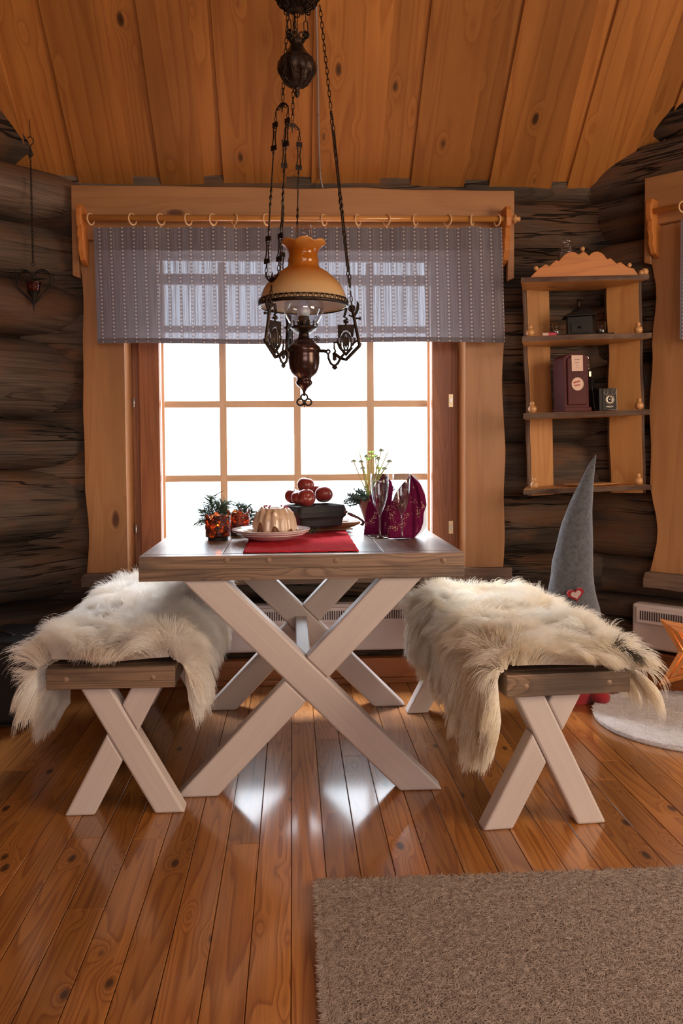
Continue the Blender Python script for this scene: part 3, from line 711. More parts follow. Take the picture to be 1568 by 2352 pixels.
def halfbeams(p0, p1, w, th, y0, parent, other, tint=0.5):
    """the second diagonal, let in around the first: a lower and an upper piece"""
    P0, P1 = Vector(p0), Vector(p1); Q0, Q1 = Vector(other[0]), Vector(other[1])
    u = (P1-P0).normalized(); q = (Q1-Q0).normalized(); nrm = Vector((-u.y, u.x)); qn = Vector((-q.y, q.x))
    if qn.dot(u) < 0: qn = -qn
    hw = w/2/abs(u.y); g = w/2+0.0008
    def corner(k, side):     # the point on the beam's edge k that lies on the other beam's face
        e = P0+nrm*k*w/2; t = (qn.dot(Q0)+side*g-qn.dot(e))/qn.dot(u); return tuple(e+u*t)
    lower = [(P0.x-hw, P0.y), (P0.x+hw, P0.y), corner(-1, -1), corner(1, -1)]
    upper = [corner(1, 1), corner(-1, 1), (P1.x+hw, P1.y), (P1.x-hw, P1.y)]
    for pts in (lower, upper):
        mb = MB(); y1 = y0+th
        vs = [(x, y0, z) for x, z in pts]+[(x, y1, z) for x, z in pts]
        wc = [(x*u.x+z*u.y, -x*u.y+z*u.x, y) for x, y, z in vs]
        mb.add(vs, [(0, 1, 2, 3), (7, 6, 5, 4), (0, 4, 5, 1), (1, 5, 6, 2), (2, 6, 7, 3), (3, 7, 4, 0)], wc, tint)
        fixnormals(mb.build('leg', MW['white'], parent, bevel=0.006, seg=2, angle=25))
TH = 0.75
YT = atZ(690, 1274, TH).y       # front edge of the table top
tl = atY(317, 1300, YT).x; tr = atY(1067, 1300, YT).x
zb = atY(690, 1331, YT).z
TL = 3.665-YT
T0 = thing('dining_table', 'trestle dining table with greyed wood top and white crossed legs before the window', 'table', ((tl+tr)/2, YT, 0))
TWd = tr-tl
def slab(parent, name, W_, L_, z1, z0, rimw, rimname, boards=4):
    """top: long boards with an end rim in front and behind and side aprons"""
    mb = MB(); inner = W_-0.0; n = boards
    mb2 = MB()
    for k in range(n):
        xa = -W_/2+W_*k/n; xb = -W_/2+W_*(k+1)/n
        mb.box(((xa+xb)/2, L_/2, z1-0.014), (xb-xa-0.0008, L_-0.098, 0.028), grain=1)
    o = mb.build(name, MW['board'], parent, bevel=0.003)
    return o
tt = slab(T0, 'table_top', TWd, TL, TH, 0, 0, '')
mb = MB(); hz = TH-zb
mb.box((0, 0.024, zb+hz*0.73), (TWd-0.002, 0.046, hz*0.53), grain=0, tint=0.35); mb.box((0, 0.024, zb+hz*0.23), (TWd-0.002, 0.046, hz*0.46), grain=0, tint=0.8)
mb.build('end_apron', MW['board'], T0, bevel=0.0015)
mb = MB(); mb.box((0, TL-0.024, zb+hz/2), (TWd-0.002, 0.046, hz)); mb.build('end_apron', MW['board'], T0, bevel=0.002)
for sx in (-1, 1):
    mb = MB(); mb.box((sx*(TWd/2-0.024), TL/2, zb+(hz-0.029)/2), (0.046, TL-0.10, hz-0.029), grain=1); mb.build('side_apron', MW['board'], T0, bevel=0.002)
for px in (520, 617, 772, 1018):
    mb = MB(); p = atY(px, 1287, YT); mb.lathe([(1e-5, 0.0014), (0.0075, 0.001), (0.0085, 0)], (p.x-(tl+tr)/2, 0.0005, p.z), 16, Matrix.Identity(4) if False else None)
    # turn the plug to face the viewer
    c = Vector((p.x-(tl+tr)/2, 0.0, p.z)); mb.v = [tuple(c+Vector((v[0]-c.x, -(v[2]-c.z), (v[1]-0.0005)))) for v in mb.v]
    mb.build('plug', M['plug'], T0, smooth=True)
cxT = (tl+tr)/2
def lw(px, y, py): return atY(px, py, y).x-cxT
yl = YT+0.012
topc = lw(466, yl, 1333); botc = lw(968, yl, 1828); bw = 0.094
topc2 = lw(924, yl, 1331); botc2 = lw(451, yl, 1836)
# leg sets: the full diagonal runs from top left to bottom right
yb = atZ(500, 1633, 0).y
for k, y in enumerate((0.012, yb-YT)):
    beam((botc, 0), (topc, zb), bw, 0.07, y, 'leg', T0)
    halfbeams((botc2, 0), (topc2, zb), bw, 0.064, y+0.003, T0, ((botc, 0), (topc, zb)))
mb = MB(); mb.box((0, (0.06+yb-YT)/2+0.02, zb*0.52), (0.05, yb-YT-0.07, 0.07), grain=1) ; mb.build('stretcher', MW['white'], T0, bevel=0.004)

def bench(label, x0, x1, y0, L_, rz, legpx, origin):
    """local x across, y along"""
    H = 0.444; t = 0.062
    B = thing('bench', label, 'bench', origin, rz)
    w = x1-x0
    mb = MB()
    for k in range(2): mb.box((x0+w*(k+0.5)/2, L_/2, H-0.012), (w/2-0.0008, L_-0.094, 0.024), grain=1)
    mb.build('seat', MW['board'], B, bevel=0.003)
    hz = t
    for yy in (0.023, L_-0.023):
        mb = MB(); mb.box(((x0+x1)/2, yy, H-t+hz/2), (w-0.002, 0.046, hz)); mb.build('end_apron', MW['board'], B, bevel=0.002)
    for xx in (x0+0.021, x1-0.021):
        mb = MB(); mb.box((xx, L_/2, H-t+(hz-0.025)/2), (0.04, L_-0.095, hz-0.025), grain=1); mb.build('side_apron', MW['board'], B, bevel=0.002)
    for xx in (x0+w*0.155, x1-w*0.175):
        mb = MB(); mb.lathe([(1e-5, 0.0014), (0.0068, 0.001), (0.0078, 0)], (0, 0, 0), 14)
        mb.v = [(v[0]+xx, -v[2]+0.0, v[1]+H-0.032) for v in mb.v]; mb.build('plug', M['plug'], B, smooth=True)
    a, b, c, d_, _ = legpx   # top of the full diagonal, its foot, top and foot of the other
    for y in (0.02, legpx[4]):
        beam((b, 0), (a, H-t), 0.077, 0.062, y, 'leg', B)
        halfbeams((d_, 0), (c, H-t), 0.077, 0.056, y+0.003, B, ((b, 0), (a, H-t)))
    return B
YB1 = atZ(280, 1874, 0).y-0.015
ox = atY(253, 1700, YB1).x
def bx(px, py): return atY(px, py, YB1).x-ox
bench1 = bench('left bench with greyed wood seat and white crossed legs', bx(105, 1550), bx(402, 1550), 0, 1.32, 0,
               (bx(213, 1582), bx(388, 1870), bx(334, 1582), bx(177, 1872), 1.04), (ox, YB1, 0))
YB2 = atZ(1250, 1903, 0).y-0.01
RZ2 = R(4.1)
o2 = atY(1305, 1700, YB2); o2 = Vector((o2.x, YB2, 0)); b2m = Matrix.Translation(o2) @ Matrix.Rotation(RZ2, 4, 'Z'); b2i = b2m.inverted()
b2n = b2m.to_3x3() @ Vector((0, 1, 0))
def bx2(px, py): return (b2i @ atP(px, py, o2, b2n)).x
bench2 = bench('right bench with greyed wood seat and white crossed legs', bx2(1163, 1560), bx2(1448, 1560), 0, 1.30, RZ2,
               (bx2(1222, 1595), bx2(1367, 1893), bx2(1312, 1595), bx2(1150, 1902), 1.03), (o2.x, o2.y, 0))

# ---- sheepskins draped over the benches
def sheepskin(bench_, label, x0, x1, hl, hr, v0, v1, nstr, L0, mat, seed, comb=(0.0, -0.2), dark=None):
    """hl, hr: hang lengths left and right as functions of v (0 front .. 1 back); v0, v1 along the bench"""
    H = 0.444+0.012; rr = 0.03; rng = np.random.default_rng(seed)
    mw = bench_.matrix_basis.copy()
    mw = Matrix.Translation(bench_.location) @ Matrix.Rotation(bench_.rotation_euler[2], 4, 'Z')
    S = thing('sheepskin', label, 'sheepskin', mtx=mw @ Matrix.Translation(((x0+x1)/2, (v0+v1)/2, H)))
    cx, cy = (x0+x1)/2, (v0+v1)/2; hw = (x1-x0)/2+0.012
    arc = rr*math.pi/2
    def surf(s, y, nz=True):
        # s: signed distance from the centre line across the skin
        sg = np.sign(s); a = np.abs(s); flat = hw-rr
        X = np.where(a < flat, a, np.where(a < flat+arc, flat+rr*np.sin(np.clip((a-flat)/rr, 0, math.pi/2)), hw+0.010+0.10*np.maximum(0, a-flat-arc)))
        X = np.where(a >= flat+arc, hw+0.02*(a-flat-arc), X)
        Z = np.where(a < flat, 0.0, np.where(a < flat+arc, -rr*(1-np.cos(np.clip((a-flat)/rr, 0, math.pi/2))), -rr-(a-flat-arc)))
        wv = 0.012*np.sin(y*17+s*6+seed)+0.010*np.sin(y*31-s*9)
        Z = Z+np.where(a < flat, 0.004+0.5*np.abs(wv), 0); X = X+np.where(a >= flat, np.abs(wv)*0.8, 0)
        return np.stack([sg*X, y-cy, Z], -1)
    def extent(v):
        return -(hw-rr+arc+hl(v)), (hw-rr+arc+hr(v))
    NU, NV = 70, 60
    V = np.linspace(0, 1, NV)
    P = []
    for v in V:
        v = 0.045+0.925*v; a, b = extent(v); u = 0.13+0.77*np.linspace(0, 1, NU); P.append(surf(a+(b-a)*u, np.full(NU, v0+(v1-v0)*v)))
    P = np.array(P)
    mb = MB(); mb.grid(NV, NU, lambda i, j: tuple(P[i, j])); hd = mb.build('hide', M['hide'], S, smooth=True)
    fixnormals(hd); q = hd.modifiers.new('solid', 'SOLIDIFY'); q.thickness = 0.006; q.offset = -1
    # strands
    def sample(n):
        v = rng.random(n); v = v*1.02-0.01; v = np.clip(v, 0, 1)
        ex = np.array([extent(q) for q in v]); u = rng.random(n)
        return u, v, ex
    def build(u, v, ex, Ls, par):
        s = ex[:, 0]+(ex[:, 1]-ex[:, 0])*u; y = v0+(v1-v0)*v
        p = surf(s, y); e = 1e-3
        du = surf(s+e, y)-p; dv = surf(s, y+e)-p
        n = np.cross(du, dv); n /= np.linalg.norm(n, axis=1)[:, None]+1e-12
        bad = (n[:, 2] < 0) & (np.abs(s) < hw-rr-1e-3); n[bad] *= -1
        side = np.abs(s) > hw; flip = side & (n[:, 0]*np.sign(s) < 0); n[flip] *= -1
        th, ph = par[:, 0]*2*math.pi, par[:, 1]
        out = np.stack([np.sign(s)*np.clip(np.abs(s)/hw, 0, 1)**2*0.55, (v-0.5)*0.0, np.zeros_like(s)], -1)
        ed = np.stack([np.zeros_like(s), np.where(v < 0.06, -0.75, np.where(v > 0.92, 0.6, 0)), np.zeros_like(s)], -1)
        lowf = np.stack([0.65*np.sin(y*13+s*8+seed), 0.65*np.cos(s*15+y*5+seed), np.zeros_like(s)], -1)
        d = n*np.where(side, 1.0, 1.25)[:, None]+out*np.where(side, 0.3, 1.0)[:, None]+ed+lowf*np.where(side, 0.35, 1.0)[:, None]+np.stack([np.cos(th), np.sin(th), 0*th], -1)*0.30*ph[:, None]+np.array([comb[0], comb[1], 0])
        d[side, 2] -= 1.25
        d /= np.linalg.norm(d, axis=1)[:, None]
        K = 8; pts = np.zeros((len(s), K, 3)); pts[:, 0] = p; cur = p.copy(); dd = d.copy()
        for k in range(1, K):
            t = k/(K-1)
            dd = dd+np.array([0, 0, -0.46])*(t**1.9)*1.1+np.stack([np.sin(par[:, 2]*40+t*7), np.cos(par[:, 3]*40+t*8), 0.6*np.sin(par[:, 1]*50+t*9)], -1)*0.16
            dd /= np.linalg.norm(dd, axis=1)[:, None]
            cur = cur+dd*(Ls/(K-1))[:, None]; pts[:, k] = cur
        # keep the fleece above the seat
        ins = np.abs(pts[:, :, 0]) < hw-0.006
        pts[:, :, 2] = np.where(ins & (pts[:, :, 2] < 0.004) & (pts[:, :, 1] > v0-cy-0.02), 0.004, pts[:, :, 2])
        return p, pts
    nc = nstr//34
    cu, cv, cex = sample(nc); cpar = rng.random((nc, 4)); cL = L0*(0.8+0.45*rng.random(nc))
    cside = np.abs(cex[:, 0]+(cex[:, 1]-cex[:, 0])*cu) > hw; cL = np.where(cside, cL*1.15, cL)
    cp, cpts = build(cu, cv, cex, cL, cpar)
    u, v, ex = sample(nstr); par = rng.random((nstr, 4)); s = ex[:, 0]+(ex[:, 1]-ex[:, 0])*u; y = v0+(v1-v0)*v
    cs = cex[:, 0]+(cex[:, 1]-cex[:, 0])*cu; cyy = v0+(v1-v0)*cv
    idx = np.zeros(nstr, int); CH = 4000
    for a in range(0, nstr, CH):
        D = (s[a:a+CH, None]-cs[None])**2+(y[a:a+CH, None]-cyy[None])**2; idx[a:a+CH] = np.argmin(D, 1)
    LL = cL[idx]*(0.75+0.35*rng.random(nstr))
    p, pts = build(u, v, ex, LL, par*0.5+cpar[idx]*0.5)
    K = pts.shape[1]; t = np.linspace(0, 1, K)
    cf = (0.15+0.65*rng.random(nstr))[:, None]*(t[None]**0.8)
    tgt = cpts[idx]+(p-cp[idx])[:, None, :]*(1-0.75*t[None, :, None])
    pts = pts*(1-cf[:, :, None])+tgt*cf[:, :, None]
    hc = bpy.data.hair_curves.new('fleece'); hc.add_curves([K]*nstr)
    hc.attributes['position'].data.foreach_set('vector', pts.astype(np.float32).ravel())
    rad = np.tile(np.interp(t, [0, 0.6, 1], [0.0008, 0.0006, 0.00015]), nstr).astype(np.float32)
    ra = hc.attributes.get('radius') or hc.attributes.new('radius', 'FLOAT', 'POINT'); ra.data.foreach_set('value', rad)
    if dark is not None:
        dd_ = np.min(((pts[:, 4:, 0]-dark[0])/0.013)**2+((pts[:, 4:, 2]-dark[1])/0.024)**2+np.where(pts[:, 4:, 1] < dark[2], 0, 9), 1)
        da = hc.attributes.new('dark', 'FLOAT', 'CURVE'); da.data.foreach_set('value', (dd_ < 1).astype(np.float32))
    hc.materials.append(mat)
    o = bpy.data.objects.new('fleece', hc); col.objects.link(o); o.parent = S
    return S
sheep_a = sheepskin(bench1, 'shaggy cream sheepskin over the left bench', bx(105, 1550), bx(402, 1550),
          lambda v: 0.03+0.155*math.exp(-((v-0.24)/0.14)**2), lambda v: 0.025+0.02*math.exp(-((v-0.15)/0.2)**2), 0.006, 1.14, 95000, 0.105, M['fur'], 3, comb=(-0.1, -0.15))
_p = b2i @ atP(1447, 1500, b2m @ Vector((0, -0.03, 0)), b2n)
_v0, _v1 = 0.004, 0.96; _x0, _x1 = bx2(1163, 1560), bx2(1448, 1560)
sheep_b = sheepskin(bench2, 'ivory sheepskin with a dark spot over the right bench', _x0, _x1,
          lambda v: 0.085+0.10*math.exp(-((v-0.14)/0.20)**2), lambda v: 0.002+0.012*math.exp(-((v-0.05)/0.10)**2), _v0, _v1, 95000, 0.10, M['fur2'], 8, comb=(0.05, -0.15),
          dark=(_p.x-(_x0+_x1)/2, _p.z-0.456, 0.06-(_v0+_v1)/2))

# ================================================================== RADIATORS, BAG, RUGS
def radiator(label, W_, H_, mtx):
    Rr = thing('radiator', label, 'radiator', mtx=mtx)
    mb = MB(); mb.box((W_/2, 0.04, H_/2), (W_, 0.07, H_)); mb.build('panel', M['radiator'], Rr, bevel=0.012, seg=3)
    mb = MB(); mb.box((W_/2, -0.002, H_-0.047), (W_-0.05, 0.016, 0.070)); mb.build('grille', M['radiator'], Rr, bevel=0.002)
    n = int((W_-0.08)/0.0105); mb = MB()
    for i in range(n): mb.box((0.04+0.0105*i+0.005, -0.0103, H_-0.047), (0.0048, 0.003, 0.040))
    mb.build('slots', M['slot'], Rr)
    return Rr
ra = atY(440, 1396, YW-0.13); rb = atY(985, 1396, YW-0.13); zr0 = atY(800, 1494, YW-0.10).z
radiator('long white electric radiator on the log wall below the curtained window', rb.x-ra.x, ra.z-zr0, Matrix.Translation((ra.x, YW-0.115, zr0)))
ra = onR(1450, 1385, 0.08); rbz = onR(1545, 1501, 0.08).z
mrr = m2.copy(); pr = RP+RD*sR(ra)+RN*(0.085+0.08); mrr.translation = (pr.x, pr.y, rbz)
radiator('white electric radiator behind the wooden star', 1.1, ra.z-rbz, mrr)
# black bag on the floor at the left
pb = atZ(75, 1672, 0); YBG = pb.y
bx0 = atY(-95, 1560, YBG).x; bx1 = atY(72, 1560, YBG).x; bz = atY(30, 1468, YBG+0.1).z
BG = thing('suitcase', 'black soft suitcase on the floor beside the left bench', 'suitcase', ((bx0+bx1)/2, YBG, 0), R(-4))
w = bx1-bx0; hgt = bz
def rrect(w, h, r, n=6, z0=0.0):
    pts = []
    for cx_, cz_, a0 in ((w/2-r, z0+r, -90), (w/2-r, z0+h-r, 0), (-w/2+r, z0+h-r, 90), (-w/2+r, z0+r, 180)):
        for k in range(n+1):
            a = R(a0+90*k/n); pts.append((cx_+r*math.cos(a), cz_+r*math.sin(a)))
    return pts
mb = MB(); mb.prism(rrect(w, hgt, 0.06, 8, 0.012), 0.34); mb.build('shell', M['bag'], BG, bevel=0.02, seg=3)
mb = MB(); mb.prism(rrect(w-0.05, hgt*0.26, 0.03, 6, hgt*0.66), 0.02, Matrix.Translation((0, -0.014, 0))); mb.build('front_pocket', M['bag'], BG, bevel=0.006)
mb = MB(); mb.tube([(x, -0.003, z) for x, z in rrect(w-0.004, hgt-0.004, 0.06, 8, 0.014)], 0.004, 6, closed=True); mb.build('piping', M['steel' if False else 'bag'], BG, smooth=True)
mb = MB(); mb.tube([(-0.06+0.12*i/10-0.03, 0.12, hgt+0.006+0.022*math.sin(math.pi*i/10)) for i in range(11)], 0.007, 8); mb.build('handle', M['iron'], BG, smooth=True)
for sx in (-1, 1):
    mb = MB(); mb.box((sx*(w/2-0.07), 0.17, 0.0075), (0.03, 0.2, 0.015)); mb.build('foot', M['iron'], BG, bevel=0.003)
def tufts(name, pts_fn, n, L, rad, mat, parent, seed, lean=0.4, K=4):
    rng = np.random.default_rng(seed); p = pts_fn(rng, n)
    ang = np.sin(p[:, 0]*23+3)*0.6+np.cos(p[:, 1]*31)*0.6+rng.random(len(p))*6.3
    ln = L*(0.6+0.6*rng.random(len(p)))
    pts = np.zeros((len(p), K, 3)); t = np.linspace(0, 1, K)
    d = np.stack([np.cos(ang)*lean, np.sin(ang)*lean, np.ones(len(p))], -1); 
    for k in range(K):
        pts[:, k] = p+d*(ln*t[k])[:, None]+np.stack([np.cos(ang)*lean, np.sin(ang)*lean, -0.5*np.ones(len(p))], -1)*(ln*t[k]**2)[:, None]
    hc = bpy.data.hair_curves.new(name); hc.add_curves([K]*len(p))
    hc.attributes['position'].data.foreach_set('vector', pts.astype(np.float32).ravel())
    ra_ = hc.attributes.get('radius') or hc.attributes.new('radius', 'FLOAT', 'POINT')
    ra_.data.foreach_set('value', np.tile(np.interp(t, [0, 0.7, 1], [rad, rad, rad*0.4]), len(p)).astype(np.float32))
    hc.materials.append(mat); o = bpy.data.objects.new(name, hc); col.objects.link(o); o.parent = parent; return o
# taupe carpet
c0 = atZ(737, 2027, 0.012); c1 = atZ(1568, 1997, 0.012); c2 = atZ(757, 2352, 0.012)
ex = (c1-c0).normalized(); ey = Vector((ex.y, -ex.x, 0))
if ey.dot(c2-c0) < 0: ey = -ey
CP = thing('carpet', 'taupe pile carpet on the floorboards at the lower right', 'carpet', (c0.x, c0.y, 0), math.atan2(ex.y, ex.x))
mb = MB(); mb.box((0.95, -0.7, 0.006), (1.9, 1.4, 0.010)); mb.build('backing', M['carpet'], CP, bevel=0.003)
def cpts(rng, n):
    x = rng.random(n)**1.0*1.30; y = -rng.random(n)*0.66
    x = np.where(rng.random(n) < 0.04, -0.004+0.012*rng.random(n), x)
    return np.stack([x, y, np.full(n, 0.010)], -1)
tufts('pile', cpts, 170000, 0.013, 0.0011, M['pile'], CP, 5, lean=0.7, K=3)['kind'] = 'stuff'
# white round rug
rc = atZ(1577, 1658, 0.0); RRad = 0.345
RG = thing('round_rug', 'fluffy white round rug below the wooden star', 'rug', (rc.x, rc.y, 0))
mb = MB(); mb.lathe([(1e-4, 0.0), (RRad, 0.0), (RRad+0.004, 0.006), (RRad, 0.014), (RRad*0.5, 0.015), (1e-4, 0.015)], n=72); mb.build('backing', M['whiterug'], RG, smooth=True)
def rpts(rng, n):
    r = RRad*np.sqrt(rng.random(n)); a = rng.random(n)*2*math.pi
    return np.stack([r*np.cos(a), r*np.sin(a), np.full(n, 0.013)], -1)
tufts('pile', rpts, 60000, 0.014, 0.0009, M['rugpile'], RG, 6, lean=0.5, K=3)['kind'] = 'stuff'

# ================================================================== CURTAIN
YR = YW-0.155      # the rod
rl = atY(184, 500, YR); rr_ = atY(1166, 503, YR)
RO = thing('curtain_rod', 'pine curtain rod on brackets across the top of the left window', 'curtain rod', (rl.x, YR, rl.z))
Lr = rr_.x-rl.x; dzr = rr_.z-rl.z
mb = MB(); mb.tube([(0, 0, 0), (Lr/2, 0, dzr/2), (Lr, 0, dzr)], 0.0132, 16); mb.build('rod', MW['rod'], RO, smooth=True)
def bracket_mb(x, z):
    mb = MB(); pts = [(0.10, 0.055), (-0.012, 0.055), (-0.026, 0.035), (-0.030, 0.0), (-0.024, -0.035), (-0.008, -0.045), (-0.014, -0.075), (0.004, -0.10), (0.0, -0.135), (0.03, -0.175), (0.07, -0.185), (0.10, -0.19)]
    m = Matrix(((0, 1, 0, x), (1, 0, 0, 0), (0, 0, 1, z), (0, 0, 0, 1)))
    mb.prism(pts, 0.024, m, grain=1, centre=True); return mb
for x, z in ((0.0, 0.0), (Lr-0.002, dzr)):
    fixnormals(bracket_mb(x, z).build('bracket', MW['crest'], RO, bevel=0.003))
for x, z, sgn in ((0.0, 0.0, -1), (Lr, dzr, 1)):
    mb = MB(); m = Matrix.Translation((x, 0, z)) @ Matrix.Rotation(sgn*R(90), 4, 'Y')
    mb.lathe([(1e-4, 0.012), (0.010, 0.012), (0.010, 0.022), (0.020, 0.026), (0.022, 0.032), (0.015, 0.038), (0.009, 0.042), (0.012, 0.048), (0.011, 0.054), (1e-4, 0.058)], n=18, mtx=m)
    if sgn > 0: fixnormals(mb.build('finial', M['knob'], RO, smooth=True))
PU, PV = 0.0510, 0.0166
YCu = YR-0.004
cu0 = atY(214, 530, YCu).x; cu1 = atY(1152, 530, YCu).x; cz1 = atY(214, 521, YCu).z; cz0 = atY(225, 790, YCu).z
czr1 = atY(1150, 522, YCu).z; czr0 = atY(1150, 786, YCu).z
ringpx = [208, 304, 369, 432, 489, 538, 612, 744, 822, 888, 954, 1028, 1084, 1142]
CV = thing('curtain', 'short grey valance curtain with white hearts on the rod at the left window', 'curtain', ((cu0+cu1)/2, YCu, (cz0+cz1)/2))
NX, NZ = 240, 34
def cfn(i, j):
    u = i/(NX-1); v = j/(NZ-1); x = cu0+(cu1-cu0)*u
    zt = cz1+(czr1-cz1)*u; zb_ = cz0+(czr0-cz0)*u
    zb_ += 0.004*math.sin(u*9+1); zt += -0.003*abs(math.sin(u*math.pi*13))
    xs = x+(0.012*(1-v)*math.sin(0) if 0 else 0)+(0.016 if u < 0.001 else 0)*0
    x2 = x+(u-0.5)*0.0+0.012*(1-v)*(1 if True else 0)*(0.5-abs(u-0.5))*0+(1-v)*0.010*(1-2*u)*(1 if u < 0.5 else -1.6)
    y = 0.006*math.sin(u*38+0.4)*(0.5+0.5*v)+0.005*math.sin(u*71+2)*v
    return (x2-(cu0+cu1)/2, y, zb_+(zt-zb_)*v-(cz0+cz1)/2)
mb = MB(); st = random.getstate()
mb.v = []; 
mb.grid(NX, NZ, cfn, wc=lambda i, j: (i/(NX-1)*1.8615, j/(NZ-1)*(cz1-cz0), 0))
off = Vector(mb.w[0]); mb.w = [tuple(Vector(w_)-off+Vector((0.0, 0.002, 0))) for w_ in mb.w]
mb.build('cloth', M['curtain'], CV, smooth=True)
hemh = 0.024
for nm, v0_, v1_, dy in (('bottom_hem', 0.0, 0.044, 0.0022), ('top_hem', 0.80, 1.0, 0.0022)):
    mb = MB(); nz = 6
    def hf(i, j):
        vv = v0_+(v1_-v0_)*j/(nz-1); a = cfn(i, vv*(NZ-1)); return (a[0], a[1]+dy, a[2])
    mb.grid(NX, nz, hf, wc=lambda i, j: (i/(NX-1)*1.8615, (v0_+(v1_-v0_)*j/(nz-1))*(cz1-cz0), 0))
    off = Vector(mb.w[0]); mb.w = [tuple(Vector(w_)-off+Vector((0.0, 0.002+v0_*(cz1-cz0), 0))) for w_ in mb.w]
    mb.build(nm, M['curtain'], CV, smooth=True)
ORD = ['first', 'second', 'third', 'fourth', 'fifth', 'sixth', 'seventh', 'eighth', 'ninth', 'tenth', 'eleventh', 'twelfth', 'thirteenth', 'fourteenth']
for i, px in enumerate(ringpx):
    p = atY(px, 500, YR); zz = rl.z+dzr*(p.x-rl.x)/Lr
    mb = MB(); m = Matrix.Rotation(R([66, 56, 54, 57, 54, -56, 55, 58, 55, -56, 58, -57, 64, -68][i]), 4, 'Z') 
    mb.torus((0, 0, 0), 0.0235, 0.0036, m, n=28, m2=8)
    o = mb.build('curtain_ring', M['ring'], smooth=True, loc=(p.x, YR, zz-0.0060))
    tag(o, f'wooden curtain ring, {ORD[i]} from the left on the left window rod', 'curtain ring', 'curtain rings on the rod')
    if px in (822, 888, 1028, 954, 369, 538):
        mb = MB(); mb.box((0, 0, -0.030), (0.005, 0.005, 0.014)); c_ = mb.build('clip', M['brass'], o, bevel=0.001)
# rod, ring and curtain end at the second window
def onR2(px, py, off): return onR(px, py, off)
a2 = onR(1494, 487, 0.11); s0 = sR(a2)
ROm = m2.copy(); pr = RP+RD*s0+RN*(0.085+0.11); ROm.translation = (pr.x, pr.y, a2.z)
RO2 = thing('curtain_rod', 'pine curtain rod at the right window casing', 'curtain rod', mtx=ROm)
mb = MB(); mb.tube([(0, 0, 0), (1.55, 0, 0)], 0.0132, 16); mb.build('rod', MW['rod'], RO2, smooth=True)
for x in (0.0, 1.55): fixnormals(bracket_mb(x, 0).build('bracket', MW['crest'], RO2, bevel=0.003))
c3 = onR(1563, 505, 0.11); s3 = sR(c3)-s0; zt3 = c3.z-a2.z; zb3 = onR(1563, 780, 0.11).z-a2.z
CV2 = thing('curtain', 'grey heart patterned curtain edge at the right window', 'curtain', mtx=ROm)
mb = MB(); mb.grid(120, 10, lambda i, j: (s3+(1.5-s3)*i/119, 0.004*math.sin(i*0.9), zb3+(zt3-zb3)*j/9), wc=lambda i, j: ((1.5-s3)*i/119, (zt3-zb3)*j/9, 0))
off = Vector(mb.w[0]); mb.w = [tuple(Vector(w_)-off+Vector((0.012, 0.002, 0))) for w_ in mb.w]
mb.build('cloth', M['curtain'], CV2, smooth=True)
for i, sx in enumerate((s3+0.012, s3+0.13)):
    mb = MB(); mb.torus((0, 0, 0), 0.0235, 0.0036, Matrix.Rotation(R(56), 4, 'Z'), n=28); o = mb.build('curtain_ring', M['ring'], smooth=True)
    o.matrix_world = ROm @ Matrix.Translation((sx, 0, -0.0060))
    tag(o, ['wooden curtain ring at the end of the right window rod', 'wooden curtain ring second along the right window rod'][i], 'curtain ring', 'curtain rings on the rod')

# ================================================================== HANGING OIL LAMP
YLp = 2.93
LO = atY(697, 712, YLp); sc = (LO-CAMP).length*math.cos(math.atan2(abs(697-PCX), FPX))/FPX*0.985
def U(y): return (712-y)*sc
LM = thing('hanging_lamp', 'hanging oil lamp with amber glass shade and dark bronze chains above the table', 'lamp', (LO.x, LO.y, LO.z))
bz_ = M['bronze']
def pf(pts): return [(max(1e-4, r*sc), U(y)) for r, y in pts]
# shade with ruffled top
prof = pf([(100, 704), (100.5, 700), (98, 688), (95, 675), (89, 662), (80, 650), (69, 639), (57, 629), (46, 622), (38, 617), (35, 612), (34.5, 607), (36, 603), (35, 599), (32.5, 592), (33, 585), (35, 579), (38, 574), (42, 569), (46, 565), (48, 562)])
def ruf(a, r, z, j):
    k = max(0, (j-15)/5.0); w = abs(math.sin(a*3.5+0.6))**0.8*2-1.2
    return r*(1+0.10*k*k+0.03*k*w), z+k*k*w*4.5*sc
mb = MB(); mb.lathe(prof, n=84, rfn=ruf); sh = mb.build('shade', M['shade'], LM, smooth=True)
q = sh.modifiers.new('solid', 'SOLIDIFY'); q.thickness = 0.003; q.offset = -1
mb = MB(); mb.lathe([(max(1e-4, r-0.0045), z) for r, z in prof[1:13]], n=64); o = mb.build('shade_lining', M['shadein'], LM, smooth=True)
mb = MB(); mb.lathe(pf([(99.5, 707), (102.5, 706), (103, 701), (102, 699), (101.5, 699), (101, 704), (98, 706), (99.5, 707)]), n=84); mb.lathe(pf([(101, 690), (102.8, 690.5), (102.8, 692.5), (101, 692)]), n=84)
for i in range(48):
    a = 2*math.pi*i/48; m = Matrix.Rotation(a, 4, 'Z') @ Matrix.Translation((101.8*sc, 0, U(697)))
    mb.torus((0, 0, 0), 4.6*sc, 0.9*sc, m @ Matrix.Rotation(R(90), 4, 'Z'), n=10, m2=4)
    c_ = m @ Vector((0, 0, 5.5*sc)); mb.box((0, 0, 0), (1.5*sc, 3*sc, 4*sc), Matrix.Translation(c_) @ Matrix.Rotation(a, 4, 'Z') @ Matrix.Rotation(R(45), 4, 'X'))
mb.build('gallery_ring', bz_, LM, smooth=True)
mb = MB(); mb.lathe(pf([(31, 745), (35, 738), (40, 729), (44.5, 718), (46, 708), (44, 697), (38, 686), (29, 675), (23, 662), (20.5, 645), (20, 600), (20, 560), (20, 523)]), n=40)
ch = mb.build('chimney', M['clear'], LM, smooth=True); q = ch.modifiers.new('solid', 'SOLIDIFY'); q.thickness = 0.0018
